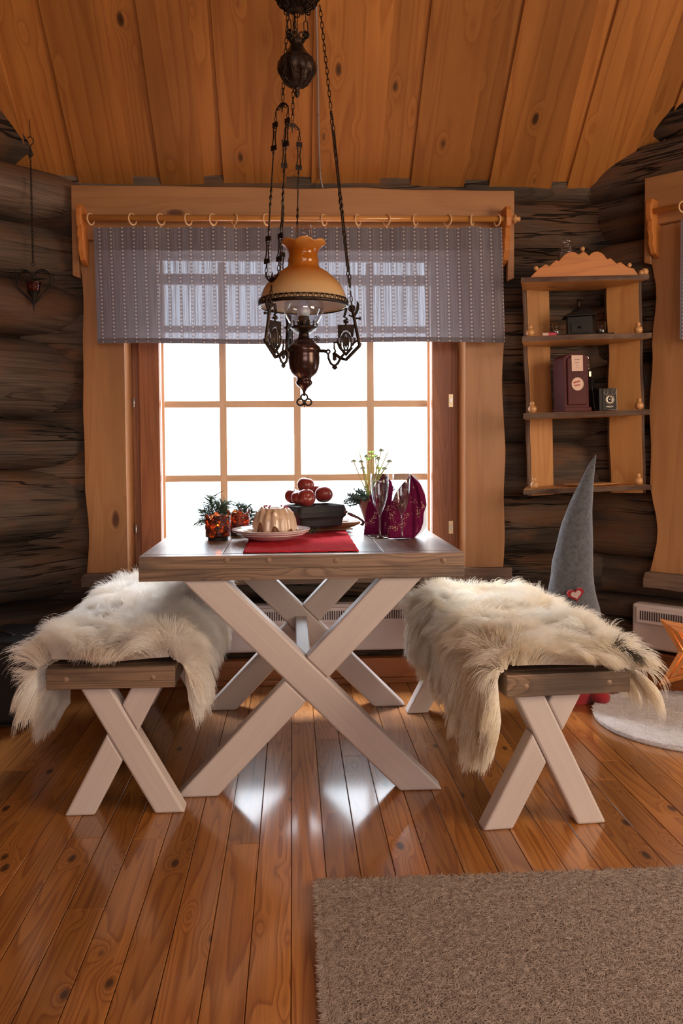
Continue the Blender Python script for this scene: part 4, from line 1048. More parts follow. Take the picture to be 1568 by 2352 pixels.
mb = MB(); mb.lathe(pf([(1, 700), (6, 701), (12, 706), (15, 713), (14.5, 719), (11.5, 727), (1, 727)]), n=24); mb.build('bulb', plain('frosted_bulb', (0.85, 0.85, 0.88), 0.4, sss=0.2), LM, smooth=True)
mb = MB(); mb.lathe(pf([(1, 726), (11.5, 726.5), (12.5, 728), (12.5, 742), (12, 752), (1, 752)]), n=24); mb.build('burner_tube', M['iron'], LM, smooth=True)
mb = MB(); mb.lathe(pf([(1, 748), (14, 748), (30, 750), (31, 753), (26, 757), (20, 762), (17, 764), (12, 765), (12, 772), (14, 776), (18, 780)]), n=40)
for i in range(16):
    a = 2*math.pi*i/16; ca, sa = math.cos(a), math.sin(a)
    mb.tube([(r*sc*ca, r*sc*sa, U(y)) for r, y in ((29, 752), (32, 747), (31.5, 742), (33, 738))], [(2.6*sc, 0.9*sc)]*3+[(1.6*sc, 0.9*sc)], 6, flat=(0, 0, 1) if False else None)
mb.build('burner', M['castbronze'], LM, smooth=True)
mb = MB(); mb.tube([(14*sc, -4*sc, U(778)), (24*sc, -6*sc, U(778))], 1.3*sc, 6)
for a in range(5):
    t_ = a*2*math.pi/5; mb.torus((30*sc+3.5*sc*math.cos(t_), -7*sc, U(778)+4*sc*math.sin(t_)), 2.6*sc, 0.8*sc, n=8, m2=4)
mb.build('wick_key', bz_, LM, smooth=True)
mb = MB(); mb.lathe(pf([(14, 776), (20, 780), (24, 784), (25, 787), (30, 790), (36, 795), (38.5, 800), (39, 806), (36.5, 810), (36, 814), (37, 820), (36.5, 832), (34, 845), (30, 855), (24, 862), (18, 866), (16.5, 868), (16, 871), (19.5, 876), (18.5, 881), (14, 886), (10, 889), (6, 893), (3.5, 898), (3, 905), (1, 905)]), n=48); mb.build('font', M['font'], LM, smooth=True)
mb = MB(); 
for dx, dz, r in ((0, 911, 7.5), (-9, 922, 7.5), (9, 922, 7.5)): mb.torus((dx*sc, 0, U(dz)), r*sc, 2.4*sc, n=18, m2=6)
mb.tube([(0, 0, U(924)), (0, 0, U(936))], [2.4*sc, 0.4*sc], 6); mb.tube([(0, 0, U(903)), (0, 0, U(908))], 2.6*sc, 8)
mb.build('bottom_finial', bz_, LM, smooth=True)
phis = [R(-11), R(-131), R(109)]
def RZm(phi): return Matrix.Rotation(phi, 4, 'Z')
for phi in phis:
    m = RZm(phi)
    def P_(r, y, t=0): return m @ Vector((r*sc, t*sc, U(y)))
    mb = MB(); F = [(2.2*sc, 1.5*sc)]
    def strip(pts, r=2.0, closed=False):
        mb.tube([P_(a, b) for a, b in pts], r*1.45*sc, 6, closed=closed)
    def oval(cr, cy_, a, b, r=1.5, n=20): strip([(cr+a*math.cos(2*math.pi*i/n), cy_+b*math.sin(2*math.pi*i/n)) for i in range(n)], r, True)
    def plate(pts, th=2.2): 
        vs = [(p[0]*sc, U(p[1])) for p in pts]; mb.prism(vs, th*sc, m, centre=True)
    strip([(38, 806), (46, 806), (54, 808)], 3.0); oval(56, 808, 4, 4, 1.6)
    strip([(56, 812), (57, 824), (62, 835), (70, 841), (78, 835), (85, 822), (94, 812)], 2.2)
    strip([(66, 815), (73, 808), (70, 800), (70, 788), (82, 787)], 1.8)
    plate([(66, 840), (70, 836), (75, 840), (78, 845), (71, 850), (64, 845)]); plate([(69, 812), (71, 810), (74, 815), (76, 826), (70, 830), (66, 826), (66, 816)])
    strip([(70, 812), (84, 823), (97, 827), (112, 812), (128, 796), (130, 789)], 3.0)
    strip([(82, 800), (97, 818), (112, 800)], 1.6); strip([(80, 788), (86, 800), (97, 812), (108, 800), (114, 788)], 1.5)
    oval(97, 790, 12, 24, 1.5); oval(97, 786, 6, 20, 1.6); plate([(97, 770), (101, 780), (101, 792), (97, 803), (93, 792), (93, 780)])
    plate([(78, 748), (115, 748), (116, 752), (114, 775), (110, 778), (108, 768), (103, 763), (97, 760), (91, 763), (87, 768), (84, 778), (79, 780)])
    strip([(128, 796), (124, 776), (119, 752), (116, 734), (112, 716), (109, 706)], 2.8)
    strip([(115, 790), (121, 786), (127, 784)], 1.6); strip([(79, 778), (78, 790), (82, 800)], 1.6); strip([(115, 778), (117, 786), (112, 796)], 1.6)
    strip([(97, 748), (97, 742), (92, 740), (100, 735), (93, 730), (96, 722), (98, 710)], 2.2); strip([(92, 742), (103, 742)], 2.4)
    plate([(122, 694), (127, 700), (128, 710), (125, 720), (120, 729), (115, 733), (117, 722), (121, 712), (122, 703)], 3.0)
    oval(111, 712, 6, 6, 1.8); strip([(104, 726), (110, 730), (116, 722)], 1.8)
    strip([(118, 734), (126, 735)], 1.6); mb.sphere(P_(129, 735), 3.6*sc, 10)
    mb.build('arm', bz_, LM, smooth=False, bevel=0.0)
# chains: ornamental double strands below, links above
def rad_at(y): return 42+(111-42)*(y-30)/(704-30)
def link(mb, c, ax, side, ln, wd, r):
    r *= 1.15
    """one oval link centred on c, long axis ax"""
    ax = ax.normalized(); side = (side-ax*side.dot(ax)).normalized(); n = 12; pts = []
    for i in range(n):
        a = 2*math.pi*i/n; ca, sa = math.cos(a), math.sin(a)
        pts.append(c+ax*(ln/2-wd/2)*(1 if sa > 0 else -1 if sa < 0 else 0)+ax*sa*wd/2+side*ca*wd/2)
    mb.tube(pts, r, 5, closed=True)
def chain(mb, a, b, ln=0.017, wd=0.0085, r=0.0013):
    a = Vector(a); b = Vector(b); d = b-a; n = max(1, int(d.length/(ln*0.78))); ax = d.normalized()
    s1 = ax.cross(Vector((0.3, 1, 0.1))).normalized(); s2 = ax.cross(s1)
    for i in range(n): link(mb, a+d*((i+0.5)/n), ax, s1 if i % 2 else s2, ln, wd, r)
axc = lambda y: Vector((-(712-y)*sc*0.009, 0, 0))
for k, phi in enumerate(phis):
    m = RZm(phi)
    def Q_(y, t=0, dr=0): return m @ Vector(((rad_at(y)+dr)*sc, t*sc, U(y)))
    mb = MB(); chain(mb, Q_(34), Q_(262), 0.0245, 0.0095, 0.0013)
    chain(mb, Q_(672), Q_(708), 0.019, 0.009, 0.0015)
    # upper and lower yokes
    for y0_, s_ in ((268, 1), (665, -1)):
        pts = [Q_(y0_+s_*14*abs(t)**1.5, t*18) for t in [x/6-1 for x in range(13)]]; mb.tube(pts, 2.0*sc, 6)
        for t in (-0.55, 0, 0.55): mb.torus((0, 0, 0), 4.2*sc, 1.2*sc, Matrix.Translation(Q_(y0_+s_*6+s_*6*abs(t), t*18)) @ m @ Matrix.Rotation(R(90), 4, 'Z'), n=10, m2=4)
        mb.tube([Q_(y0_+s_*2, 0), Q_(y0_+s_*22, 0)], [3.2*sc, 1.0*sc], 6)
    for sd_ in (-1, 1):
        t = 18*sd_
        chain(mb, Q_(283, t), Q_(306, t), 0.016, 0.008, 0.0014); chain(mb, Q_(622, t), Q_(652, t), 0.018, 0.009, 0.0014)
        def orn(y0_, y1_):
            for ya, wdt in ((y0_+5, 7), (y1_-5, 7.5)):
                mb.box((0, 0, 0), (3*sc, 2*wdt*sc, 11*sc), Matrix.Translation(Q_(ya, t)) @ m)
            for w_ in (-3.4, 3.4): mb.tube([Q_(y0_+8, t+w_*1.4), Q_((y0_+y1_)/2, t+w_*0.7), Q_(y1_-8, t+w_*1.4)], 1.5*sc, 5)
            mb.torus((0, 0, 0), 4*sc, 1.1*sc, Matrix.Translation(Q_(y0_+17, t)) @ m @ Matrix.Rotation(R(90), 4, 'Z'), n=10, m2=4)
        orn(308, 370); orn(562, 622)
        ys_ = [370, 378, 384, 390, 455, 462, 468, 476, 484, 492, 498, 540, 548, 556, 562]
        rs_ = [1.2, 2.8, 1.2, 1.8, 1.8, 3.4, 1.4, 4.0, 1.4, 3.4, 1.8, 1.8, 3.0, 1.2, 2.0]
        mb.tube([Q_(y, t) for y in ys_], [r*sc for r in rs_], 6)
    o = mb.build('chain', bz_, LM)
# canopy, counterweight and its cords
cxo = -9*sc
mb = MB()
def canr(a, r, z, j):
    return (r*(1+0.10*math.cos(a*8)) if j in (2, 3, 4) else r*(1+0.03*math.cos(a*16))), z+(3.0*sc*math.cos(a*8) if j in (2, 3) else 0)
mb.lathe(pf([(1, 42), (14, 41), (26, 37), (40, 28), (47, 19), (42, 12), (36, 8), (24, -6), (12, -14), (5, -20), (4, -60)]), (cxo, 0, 0), n=64, rfn=canr)
for i in range(8):
    a = 2*math.pi*(i+0.5)/8; mb.torus((0, 0, 0), 7*sc, 1.5*sc, Matrix.Translation((cxo+39*sc*math.cos(a), 39*sc*math.sin(a), U(12))) @ Matrix.Rotation(a+R(90), 4, 'Z'), n=12, m2=5)
for i in range(16):
    a = 2*math.pi*i/16; mb.torus((0, 0, 0), 5.5*sc, 1.6*sc, Matrix.Translation((cxo+(45 if i % 2 else 36)*sc*math.cos(a), (45 if i % 2 else 36)*sc*math.sin(a), U(14 if i % 2 else 33))) @ Matrix.Rotation(a+R(90), 4, 'Z') @ Matrix.Rotation(R(-30), 4, 'X'), n=12, m2=5)
    mb.tube([(cxo+r*sc*math.cos(a), r*sc*math.sin(a), U(y)) for r, y in ((16, 42), (28, 38), (40, 30), (48, 20))], 1.5*sc, 5)
mb.build('canopy', M['castbronze'], LM, smooth=True)
ztop = (ZC+math.tan(R(CT))*(YW-YLp))-LO.z
mb = MB(); mb.tube([(cxo, 0, U(-15)), (cxo, 0, ztop+0.005)], 0.005, 8); mb.build('hanging_rod', bz_, LM, smooth=True)
def cwr(a, r, z, j): return (r*(1+0.06*abs(math.cos(a*5))) if 10 <= j <= 15 else r), z-(5*sc*abs(math.cos(a*5)) if j in (11, 12, 13) else 0)
mb = MB(); mb.lathe(pf([(1, 108), (15, 109), (17, 112), (14, 116), (15, 121), (19, 129), (26, 139), (33, 147), (38.5, 152), (37.5, 155), (41, 159), (41.5, 166), (40.5, 176), (36, 181), (31, 188), (27, 200), (18, 209), (7, 213), (4, 218), (6, 224), (4.5, 232), (1, 236)]), (cxo*1.2, 0, 0), n=60, rfn=cwr)
for i in range(10):
    a = 2*math.pi*i/10; mb.tube([(cxo*1.2+r*sc*math.cos(a), r*sc*math.sin(a), U(y)) for r, y in ((42, 162), (43, 174), (38, 186), (30, 200), (15, 211))], 1.6*sc, 5)
for i in range(7):
    a = 2*math.pi*i/7; mb.torus((0, 0, 0), 6.5*sc, 2.2*sc, Matrix.Translation((cxo*1.2+18*sc*math.cos(a), 18*sc*math.sin(a), U(104))) @ Matrix.Rotation(a+R(90), 4, 'Z') @ Matrix.Rotation(R(25), 4, 'X'), n=12, m2=5)
mb.build('counterweight', M['castbronze'], LM, smooth=True)
mb = MB()
for i in range(3):
    a = R(-20+120*i); c0_ = Vector((cxo*1.2+22*sc*math.cos(a), 22*sc*math.sin(a), 0))
    for rr2 in (0, 1): mb.torus((0, 0, 0), 7*sc, 2.0*sc, Matrix.Translation(c0_+Vector((0, 0, U(101-rr2*2)))) @ Matrix.Rotation(a+R(90)*rr2, 4, 'Z'), n=12, m2=5)
    mb.tube([c0_+Vector((0, 0, U(106))), (cxo*1.2+13*sc*math.cos(a), 13*sc*math.sin(a), U(116))], 2*sc, 6)
    link(mb, c0_+Vector((0, 0, U(87))), Vector((0, 0, 1)), Vector((1, 0, 0)), 36*sc, 9*sc, 1.0*sc)
    mb.tube([c0_+Vector((0, 0, U(70))), c0_+Vector((0, 0, U(36)))], 1.3*sc, 6)
for dx in (-8, -5, 2): mb.tube([(cxo*1.2+dx*sc, 0.004, U(110)), (cxo*1.2+dx*sc, 0.004, U(38))], 0.9*sc, 5)
mb.build('counterweight_hanger', bz_, LM, smooth=True)

# ================================================================== THINGS ON THE TABLE
def onT(px, py): return atZ(px, py, TH)
# red runner
y0_ = onT(690, 1269.5).y; xa = onT(558, 1269.5).x; xb = onT(825, 1269.5).x
RU = thing('table_runner', 'red cloth runner across the middle of the table', 'table runner', ((xa+xb)/2, y0_, TH))
mb = MB(); w = xb-xa; Ly = 0.80
mb.grid(40, 60, lambda i, j: (-w/2+w*i/39+0.001*math.sin(j*0.7), Ly*j/59, 0.0032+0.0006*math.sin(i*1.1+j*0.3)))
o = mb.build('cloth', M['redcloth'], RU, smooth=True); q = o.modifiers.new('solid', 'SOLIDIFY'); q.thickness = 0.002; q.offset = 0
mb = MB(); mb.tube([(-w/2+w*i/30, 0.002, 0.0042+0.0004*math.sin(i*2)) for i in range(31)], 0.0018, 6); mb.build('hem', M['redcloth'], RU, smooth=True)
RT = 0.0045
# plate
pc = onT(623, 1243); s3 = (pc-CAMP).length/FPX
PL = thing('plate', 'large pale china plate stack under the ring cake', 'plate', (pc.x, pc.y, TH+RT))
pr_ = [(1e-4, 0.004), (0.052, 0.004), (0.056, 0.0), (0.062, 0.0), (0.092, 0.010), (0.115, 0.022), (0.128, 0.030), (0.134, 0.034), (0.1355, 0.037), (0.137, 0.0385), (0.137, 0.040), (0.132, 0.0405), (0.118, 0.031), (0.09, 0.024), (1e-4, 0.022)]
mb = MB(); mb.lathe(pr_, n=72); mb.build('dish', M['china'], PL, smooth=True)
for zz, r in ((0.0235, 0.1185), (0.0315, 0.131)):
    mb = MB(); mb.torus((0, 0, 0), r, 0.0014, Matrix.Translation((0, 0, zz)) @ Matrix.Rotation(R(90), 4, 'X'), n=72, m2=6); mb.build('rim_line', M['china'], PL, smooth=True)
# cake
CK = thing('cake', 'fluted ring cake with cream icing and red berries on the plate', 'cake', (pc.x+0.012, pc.y+0.004, TH+RT+0.0245)); CK.scale = (1.0, 1.0, 1.13)
def flute(a, r, z, j): return r*(1+0.035*math.cos(a*16)*min(1, j/3)), z
cp = [(0.020, 0.0), (0.070, 0.0), (0.0735, 0.008), (0.072, 0.028), (0.067, 0.05), (0.056, 0.068), (0.043, 0.076), (0.030, 0.076), (0.021, 0.066), (0.019, 0.03), (0.020, 0.0)]
mb = MB(); mb.lathe(cp, n=128, rfn=flute); mb.build('cake_body', M['cake'], CK, smooth=True)
def icing(i, j):
    a = 2*math.pi*i/160; n_ = 18; t = j/(n_-1)
    low = 0.005+0.034*max(0, math.sin(a*8+1.2))**0.6*(0.35+0.65*math.exp(-((a-4.15)/0.65)**2))
    key = [(0.0745, 0.006), (0.0735, 0.020), (0.0700, 0.042), (0.062, 0.060), (0.050, 0.0745), (0.037, 0.0795), (0.026, 0.074), (0.0205, 0.060)]
    zs_ = low; 
    # walk the profile from the drip line up and over
    tt = t*(len(key)-1); k = int(min(len(key)-2, tt)); f = tt-k; r = key[k][0]*(1-f)+key[k+1][0]*f; z = key[k][1]*(1-f)+key[k+1][1]*f
    if t < 0.45: z = max(z, low+(z-0.006)*0.9*(1 if z > low else 0.02)); r = np.interp(z, [0.006, 0.02, 0.042, 0.06], [0.0745, 0.0735, 0.070, 0.062])
    r = r*(1+0.032*math.cos(a*16))+0.0012
    return (r*math.cos(a), r*math.sin(a), z)
mb = MB(); mb.grid(160, 18, icing, closeu=True); o = mb.build('icing', M['icing'], CK, smooth=True); q = o.modifiers.new('solid', 'SOLIDIFY'); q.thickness = 0.0022; q.offset = 0
rs = random.Random(2)
for i in range(16):
    a = rs.uniform(0, 6.28); r = rs.uniform(0.035, 0.047)
    mb = MB(); mb.sphere((r*math.cos(a), r*math.sin(a), 0.0815), 0.0034*rs.uniform(0.8, 1.2), 8); mb.build('berry', M['berry'], CK, smooth=True)
mb = MB()
for i in range(260):
    a = rs.uniform(0, 6.28); r = rs.uniform(0.076, 0.104)
    m = Matrix.Translation((r*math.cos(a), r*math.sin(a), 0.0025+rs.uniform(0, 0.006))) @ Euler((rs.uniform(-0.5, 0.5), rs.uniform(-0.5, 0.5), rs.uniform(0, 6))).to_matrix().to_4x4()
    mb.box((0, 0, 0), (0.011, 0.005, 0.0012), m)
tag(mb.build('flaked_almonds', M['almond'], loc=(pc.x+0.012, pc.y+0.004, TH+RT+0.0245)), 'flaked almonds scattered around the cake on the plate', 'almonds', kind='stuff')
# small white decorative pick beside the cake
pk = atY(549, 1222, pc.y-0.03)
PKk = thing('cake_decoration', 'tiny white toadstool pick at the left of the cake', 'decoration', (pk.x, pk.y, TH+RT+0.024))
mb = MB(); mb.tube([(0, 0, 0), (0.002, 0, 0.02)], 0.0012, 6); mb.build('stalk', M['petal'], PKk, smooth=True)
mb = MB(); mb.lathe([(1e-4, 0.026), (0.006, 0.025), (0.0095, 0.021), (0.009, 0.0195), (1e-4, 0.0205)], (0.002, 0, 0), 16); mb.build('cap', M['petal'], PKk, smooth=True)
# candle holders
def candle(lab, px, py, w, h, rz):
    p = onT(px, py)
    C_ = thing('candle_holder', lab, 'candle holder', (p.x, p.y+w/2, TH), rz, 'amber mosaic candle holders')
    r = w/2; mb = MB(); mb.lathe([(1e-4, 0.0), (r*0.80, 0.0), (r*0.80, 0.011), (r*0.86, 0.014), (1e-4, 0.014)], n=32); mb.build('base', M['black'], C_, smooth=False, bevel=0.001)
    nA = 72; rr_s = random.Random(int(px))
    def f(i, j):
        a = 2*math.pi*i/nA; t = j/14; top = h*(0.90+0.07*math.sin(a*4+px)+0.05*math.sin(a*9+1))
        rr = r*(0.97+0.05*t)+0.0016*mnoise.noise(Vector((math.cos(a)*9, math.sin(a)*9, t*9+px)))*1.5
        return (rr*math.cos(a), rr*math.sin(a), 0.014+(top-0.014)*t)
    mb = MB(); mb.grid(nA, 15, f, closeu=True); o = mb.build('mosaic_glass', M['mosaic'], C_, smooth=True); q = o.modifiers.new('solid', 'SOLIDIFY'); q.thickness = 0.004
    mb = MB(); mb.lathe([(1e-4, 0.0145), (0.019, 0.0145), (0.019, 0.030), (1e-4, 0.030)], n=24); mb.build('tea_light', M['wax'], C_)
    mb = MB(); mb.lathe([(1e-4, 0.031), (0.0035, 0.037), (0.0042, 0.043), (0.002, 0.054), (1e-4, 0.060)], n=12); mb.build('flame', M['flame'], C_, smooth=True)
    l = bpy.data.lights.new('candle_light', 'POINT'); l.energy = 1.0; l.color = (1, 0.5, 0.16); l.shadow_soft_size = 0.008
    lo = bpy.data.objects.new('candle_light', l); col.objects.link(lo); lo.parent = C_; lo.location = (0, 0, 0.06)
candle('amber mosaic candle holder at the front left of the cake plate', 498, 1244, 0.088, 0.098, 0.3)
candle('amber mosaic candle holder half hidden behind the cake plate', 547, 1232, 0.080, 0.098, 1.4)
# wooden tray, black bowl, apples
tc = onT(752, 1222); trz = R(12)
TR = thing('wooden_tray', 'brown carved wooden tray under the black bowl', 'tray', (tc.x, tc.y+0.045, TH+RT), trz)
def tray(i, j):
    u = i/30*2-1; v = j/16*2-1; x = u*0.125*(1-0.06*v*v); y = v*0.062
    return (x, y, 0.030*max(abs(u)**3, abs(v)**3)**1.0*0.9+0.004)
mb = MB(); mb.grid(31, 17, tray, wc=lambda i, j: (i/30*0.25, j/16*0.12, 0)); o = mb.build('trough', MW['dough'], TR, smooth=True); q = o.modifiers.new('solid', 'SOLIDIFY'); q.thickness = 0.007; q.offset = 0
mb = MB(); mb.box((0, 0, 0.003), (0.19, 0.075, 0.005)); mb.build('foot', MW['dough'], TR, bevel=0.001)
brz = R(28); bc = atY(688, 1208, 2.965)
BW = thing('black_bowl', 'black carved rectangular wooden bowl holding red apples on the tray', 'bowl', (bc.x, bc.y, TH+RT+0.022), brz)
bl, bd, bh = 0.205, 0.145, 0.084
def rr_(w, d, r, z, n=5):
    out = []
    for cx_, cy_, a0 in ((w-r, d-r, 0), (r, d-r, 90), (r, r, 180), (w-r, r, 270)):
        for k in range(n): a = R(a0+90*k/(n-1)); out.append((cx_+r*math.cos(a), cy_+r*math.sin(a), z))
    return out
def ins(w, d, o_, r, z): return [(x+o_, y+o_, zz) for x, y, zz in rr_(w-2*o_, d-2*o_, r, z)]
loops = [ins(bl, bd, 0.018, 0.012, 0), ins(bl, bd, 0.012, 0.014, 0.008), ins(bl, bd, 0.008, 0.014, 0.030), ins(bl, bd, 0.004, 0.014, 0.038), ins(bl, bd, 0.0, 0.014, 0.041), ins(bl, bd, -0.002, 0.014, 0.060), ins(bl, bd, 0.004, 0.014, bh-0.003), ins(bl, bd, 0.007, 0.013, bh),
         ins(bl, bd, 0.014, 0.010, bh), ins(bl, bd, 0.018, 0.010, 0.072), ins(bl, bd, 0.03, 0.010, 0.064)]
mb = MB(); n_ = len(loops[0]); L_ = [p for lp in loops for p in lp]
fs = [(k*n_+i, k*n_+(i+1) % n_, (k+1)*n_+(i+1) % n_, (k+1)*n_+i) for k in range(len(loops)-1) for i in range(n_)]+[tuple(reversed(range(n_))), tuple(range((len(loops)-1)*n_, len(loops)*n_))]
mb.add(L_, fs); o = mb.build('bowl_body', M['black'], BW, bevel=0.001); fixnormals(o)
# crooked wooden handle of a scoop lying in the bowl
hp = [atY(px, py, 3.06) for px, py in ((778, 1150), (798, 1178), (806, 1182), (822, 1189), (831, 1195), (835, 1200), (832, 1205), (827, 1204))]
H_ = thing('scoop', 'crooked brown wooden scoop handle sticking out of the black bowl', 'scoop', tuple(hp[1]))
mb = MB(); mb.tube([p-hp[1] for p in hp[1:]], [0.005, 0.0062, 0.0048, 0.0045, 0.0065, 0.006, 0.003], 8); mb.build('handle', M['copper'], H_, smooth=True)
mb = MB(); mb.sphere((-0.012, 0, 0.004), 0.010, 12, (1.3, 1, 0.8)); mb.build('scoop_head', M['copper'], H_, smooth=True)
# apples
def apple_mb(r):
    mb = MB(); n = 14; pr2 = []
    for j in range(n+1):
        t = math.pi*j/n; rr = r*math.sin(t)*(1+0.05*math.cos(t)); z = -r*0.90*math.cos(t)
        if t > math.pi*0.72: z -= r*0.30*((t/math.pi-0.72)/0.28)**2
        if t < math.pi*0.2: z += r*0.12*(1-t/(math.pi*0.2))**2
        pr2.append((max(1e-4, rr), z))
    def f(a, r_, z, j): return r_*(1+0.02*math.cos(a*5)), z
    mb.lathe(pr2, n=28, rfn=f); return mb
aps = [(702, 1113.5, 3.085, 18.5, 'red apple on top of the heap in the black bowl'), (673, 1139, 3.105, 18, 'red apple at the left end of the black bowl'), (686, 1142, 3.062, 17, 'dark red apple wedged between the left and front apples'),
       (703, 1144, 3.038, 20, 'orange-cheeked apple at the front of the black bowl'), (727, 1129, 3.145, 17, 'red apple at the back with its stalk showing'), (743, 1135, 3.095, 19.5, 'red apple at the right end of the heap')]
for i, (px, py, Y, r, lab) in enumerate(aps):
    p = atY(px, py, Y); rr = r*Y*1.08/FPX
    if i == 0:
        A_ = thing('apple', lab, 'apple', p, 0.4, 'apples in the black bowl'); b_ = apple_mb(1.0).build('apple_body', M['apple'], A_, smooth=True)
        mb = MB(); mb.tube([(0, 0, 0.62), (0.04, 0, 0.85), (0.12, 0, 1.02)], [0.03, 0.028, 0.04], 6); st_ = mb.build('stalk', M['twig'], A_, smooth=True)
        root_ = A_
    else:
        A_ = root_.copy(); col.objects.link(A_); A_.location = p; A_['label'] = lab
        for c_ in (b_, st_):
            d2 = c_.copy(); col.objects.link(d2); d2.parent = A_
    A_.scale = (rr, rr, rr*1.02); A_.rotation_euler = [(0.2, 0.1, 1), (0.1, -0.3, 2), (-0.2, 0.2, 3), (-1.9, 0.2, 0.3), (0.1, 0.1, 0.7), (0.3, 0.3, 2.5)][i]
# pine sprigs
def sprig(name, label, cat, base, tips, nl, dens, mat, nr=0.0008, seed=1, spread=0.9, group=None):
    rs = random.Random(seed); S_ = thing(name, label, cat, base, 0, group)
    mb = MB(); nd = MB()
    for tip in tips:
        tip = Vector(tip); L = tip.length; pts = [tip*t+Vector((0, 0, 0.010*math.sin(t*3))) for t in (0, 0.25, 0.5, 0.75, 1)]
        mb.tube(pts, [0.0028, 0.0024, 0.002, 0.0016, 0.001], 6)
        n = int(L*dens)
        for k in range(n):
            t = 0.12+0.88*(k+rs.random())/n; p = tip*t+Vector((0, 0, 0.010*math.sin(t*3))); ax = tip.normalized()
            v = Vector((rs.gauss(0, 1), rs.gauss(0, 1), rs.gauss(0, 1))); v = (v-ax*v.dot(ax)).normalized()
            d = (ax*rs.uniform(0.35, 1.0)+v*spread).normalized(); l = nl*rs.uniform(0.65, 1.1)
            bend = Vector((0, 0, -0.12*l)); nd.tube([p, p+d*l*0.5+bend*0.2, p+d*l+bend], [nr, nr*0.85, nr*0.3], 4, caps=False)
    mb.build('twig', M['twig'], S_, smooth=True); nd.build('needles', mat, S_); return S_
p = onT(478, 1222); sprig('pine_sprig', 'pine sprig standing behind the left candle holder', 'pine sprig', (p.x+0.01, p.y+0.10, TH+0.006), [(-0.01, 0.02, 0.12), (-0.035, 0, 0.07), (0.05, 0, 0.10), (0.02, 0.02, 0.09), (-0.05, 0, 0.03), (0.06, 0.0, 0.06)], 0.058, 1300, M['pine'], 0.0011, 3)
p = onT(560, 1218); sprig('pine_sprig', 'pine sprig behind the right candle holder', 'pine sprig', (p.x, p.y+0.09, TH+0.006), [(-0.03, 0.02, 0.085), (0.03, 0, 0.06), (0.0, 0.02, 0.08), (0.045, 0, 0.03)], 0.052, 1300, M['pine'], 0.0011, 5)
p = onT(716, 1226); sprig('pine_sprig', 'small pine sprig leaning on the front of the black bowl', 'pine sprig', (p.x, p.y-0.03, TH+RT+0.028), [(-0.006, -0.006, 0.030), (0.004, -0.004, 0.024), (-0.014, -0.008, 0.016), (0.004, -0.012, -0.012)], 0.044, 2400, M['pine'], 0.0009, 9)
p = onT(560, 1262)
# potted hellebore with juniper
pp = onT(852, 1210); PY = pp.y
pb_ = Vector((pp.x, PY, TH))
POT = thing('potted_plant', 'brown conical pot of white hellebore and juniper beside the napkins', 'potted plant', tuple(pb_))
mb = MB(); mb.lathe([(1e-4, 0.0), (0.020, 0.0), (0.026, 0.02), (0.042, 0.07), (0.060, 0.112), (0.064, 0.114), (0.062, 0.120), (0.057, 0.118), (0.050, 0.10), (1e-4, 0.10)], n=36); mb.build('pot', M['terracotta'], POT, smooth=True)
rs = random.Random(12); nd = MB(); tw = MB()
for k in range(46):
    a = rs.uniform(0, 6.28); r0 = rs.uniform(0, 0.045); b0 = Vector((r0*math.cos(a), r0*math.sin(a), 0.112)); up_ = rs.uniform(-0.15, 1.0); L = rs.uniform(0.05, 0.095)
    d = Vector((math.cos(a), math.sin(a), up_)).normalized()
    if k < 12: d = Vector((-1, rs.uniform(-0.4, 0.2), rs.uniform(-0.25, 0.3))).normalized(); L = rs.uniform(0.08, 0.125)
    tw.tube([b0, b0+d*L], [0.0016, 0.0007], 4, caps=False)
    for q_ in range(int(L*900)):
        t = rs.random(); pq = b0+d*L*t; v = Vector((rs.gauss(0, 1), rs.gauss(0, 1), rs.gauss(0, 1))).normalized(); e = (d*0.5+v).normalized()
        nd.tube([pq, pq+e*rs.uniform(0.008, 0.014)], [0.0018, 0.0008], 4, caps=False)
tw.build('juniper_twigs', M['twig'], POT); nd.build('juniper_needles', M['juniper'], POT)['kind'] = 'stuff'
def leafshape(mb, c, d, up, L, W_):
    d = d.normalized(); s_ = d.cross(up).normalized(); n_ = s_.cross(d)
    pts = []
    for i in range(5):
        t = i/4; w_ = W_*math.sin(math.pi*(t*0.9+0.05))
        pts += [c+d*L*t-s_*w_+n_*0.15*L*math.sin(t*3), c+d*L*t+n_*(0.15*L*math.sin(t*3)-0.2*w_), c+d*L*t+s_*w_+n_*0.15*L*math.sin(t*3)]
    fs = [(i*3+k, i*3+k+1, i*3+k+4, i*3+k+3) for i in range(4) for k in (0, 1)]; mb.add(pts, fs)
flw = [(826, 1038, 'p'), (812, 1056, 'g'), (829, 1057, 'g'), (841, 1045, 'g'), (853, 1043, 'l'), (862, 1044, 'g'), (868, 1050, 'g'), (889, 1037, 'w'), (875, 1031, 'g'), (894, 1056, 'g'), (883, 1073, 'g'), (833, 1072, 'g'), (856, 1052, 'l'), (870, 1080, 'l'), (846, 1058, 'l')]
stm = MB()
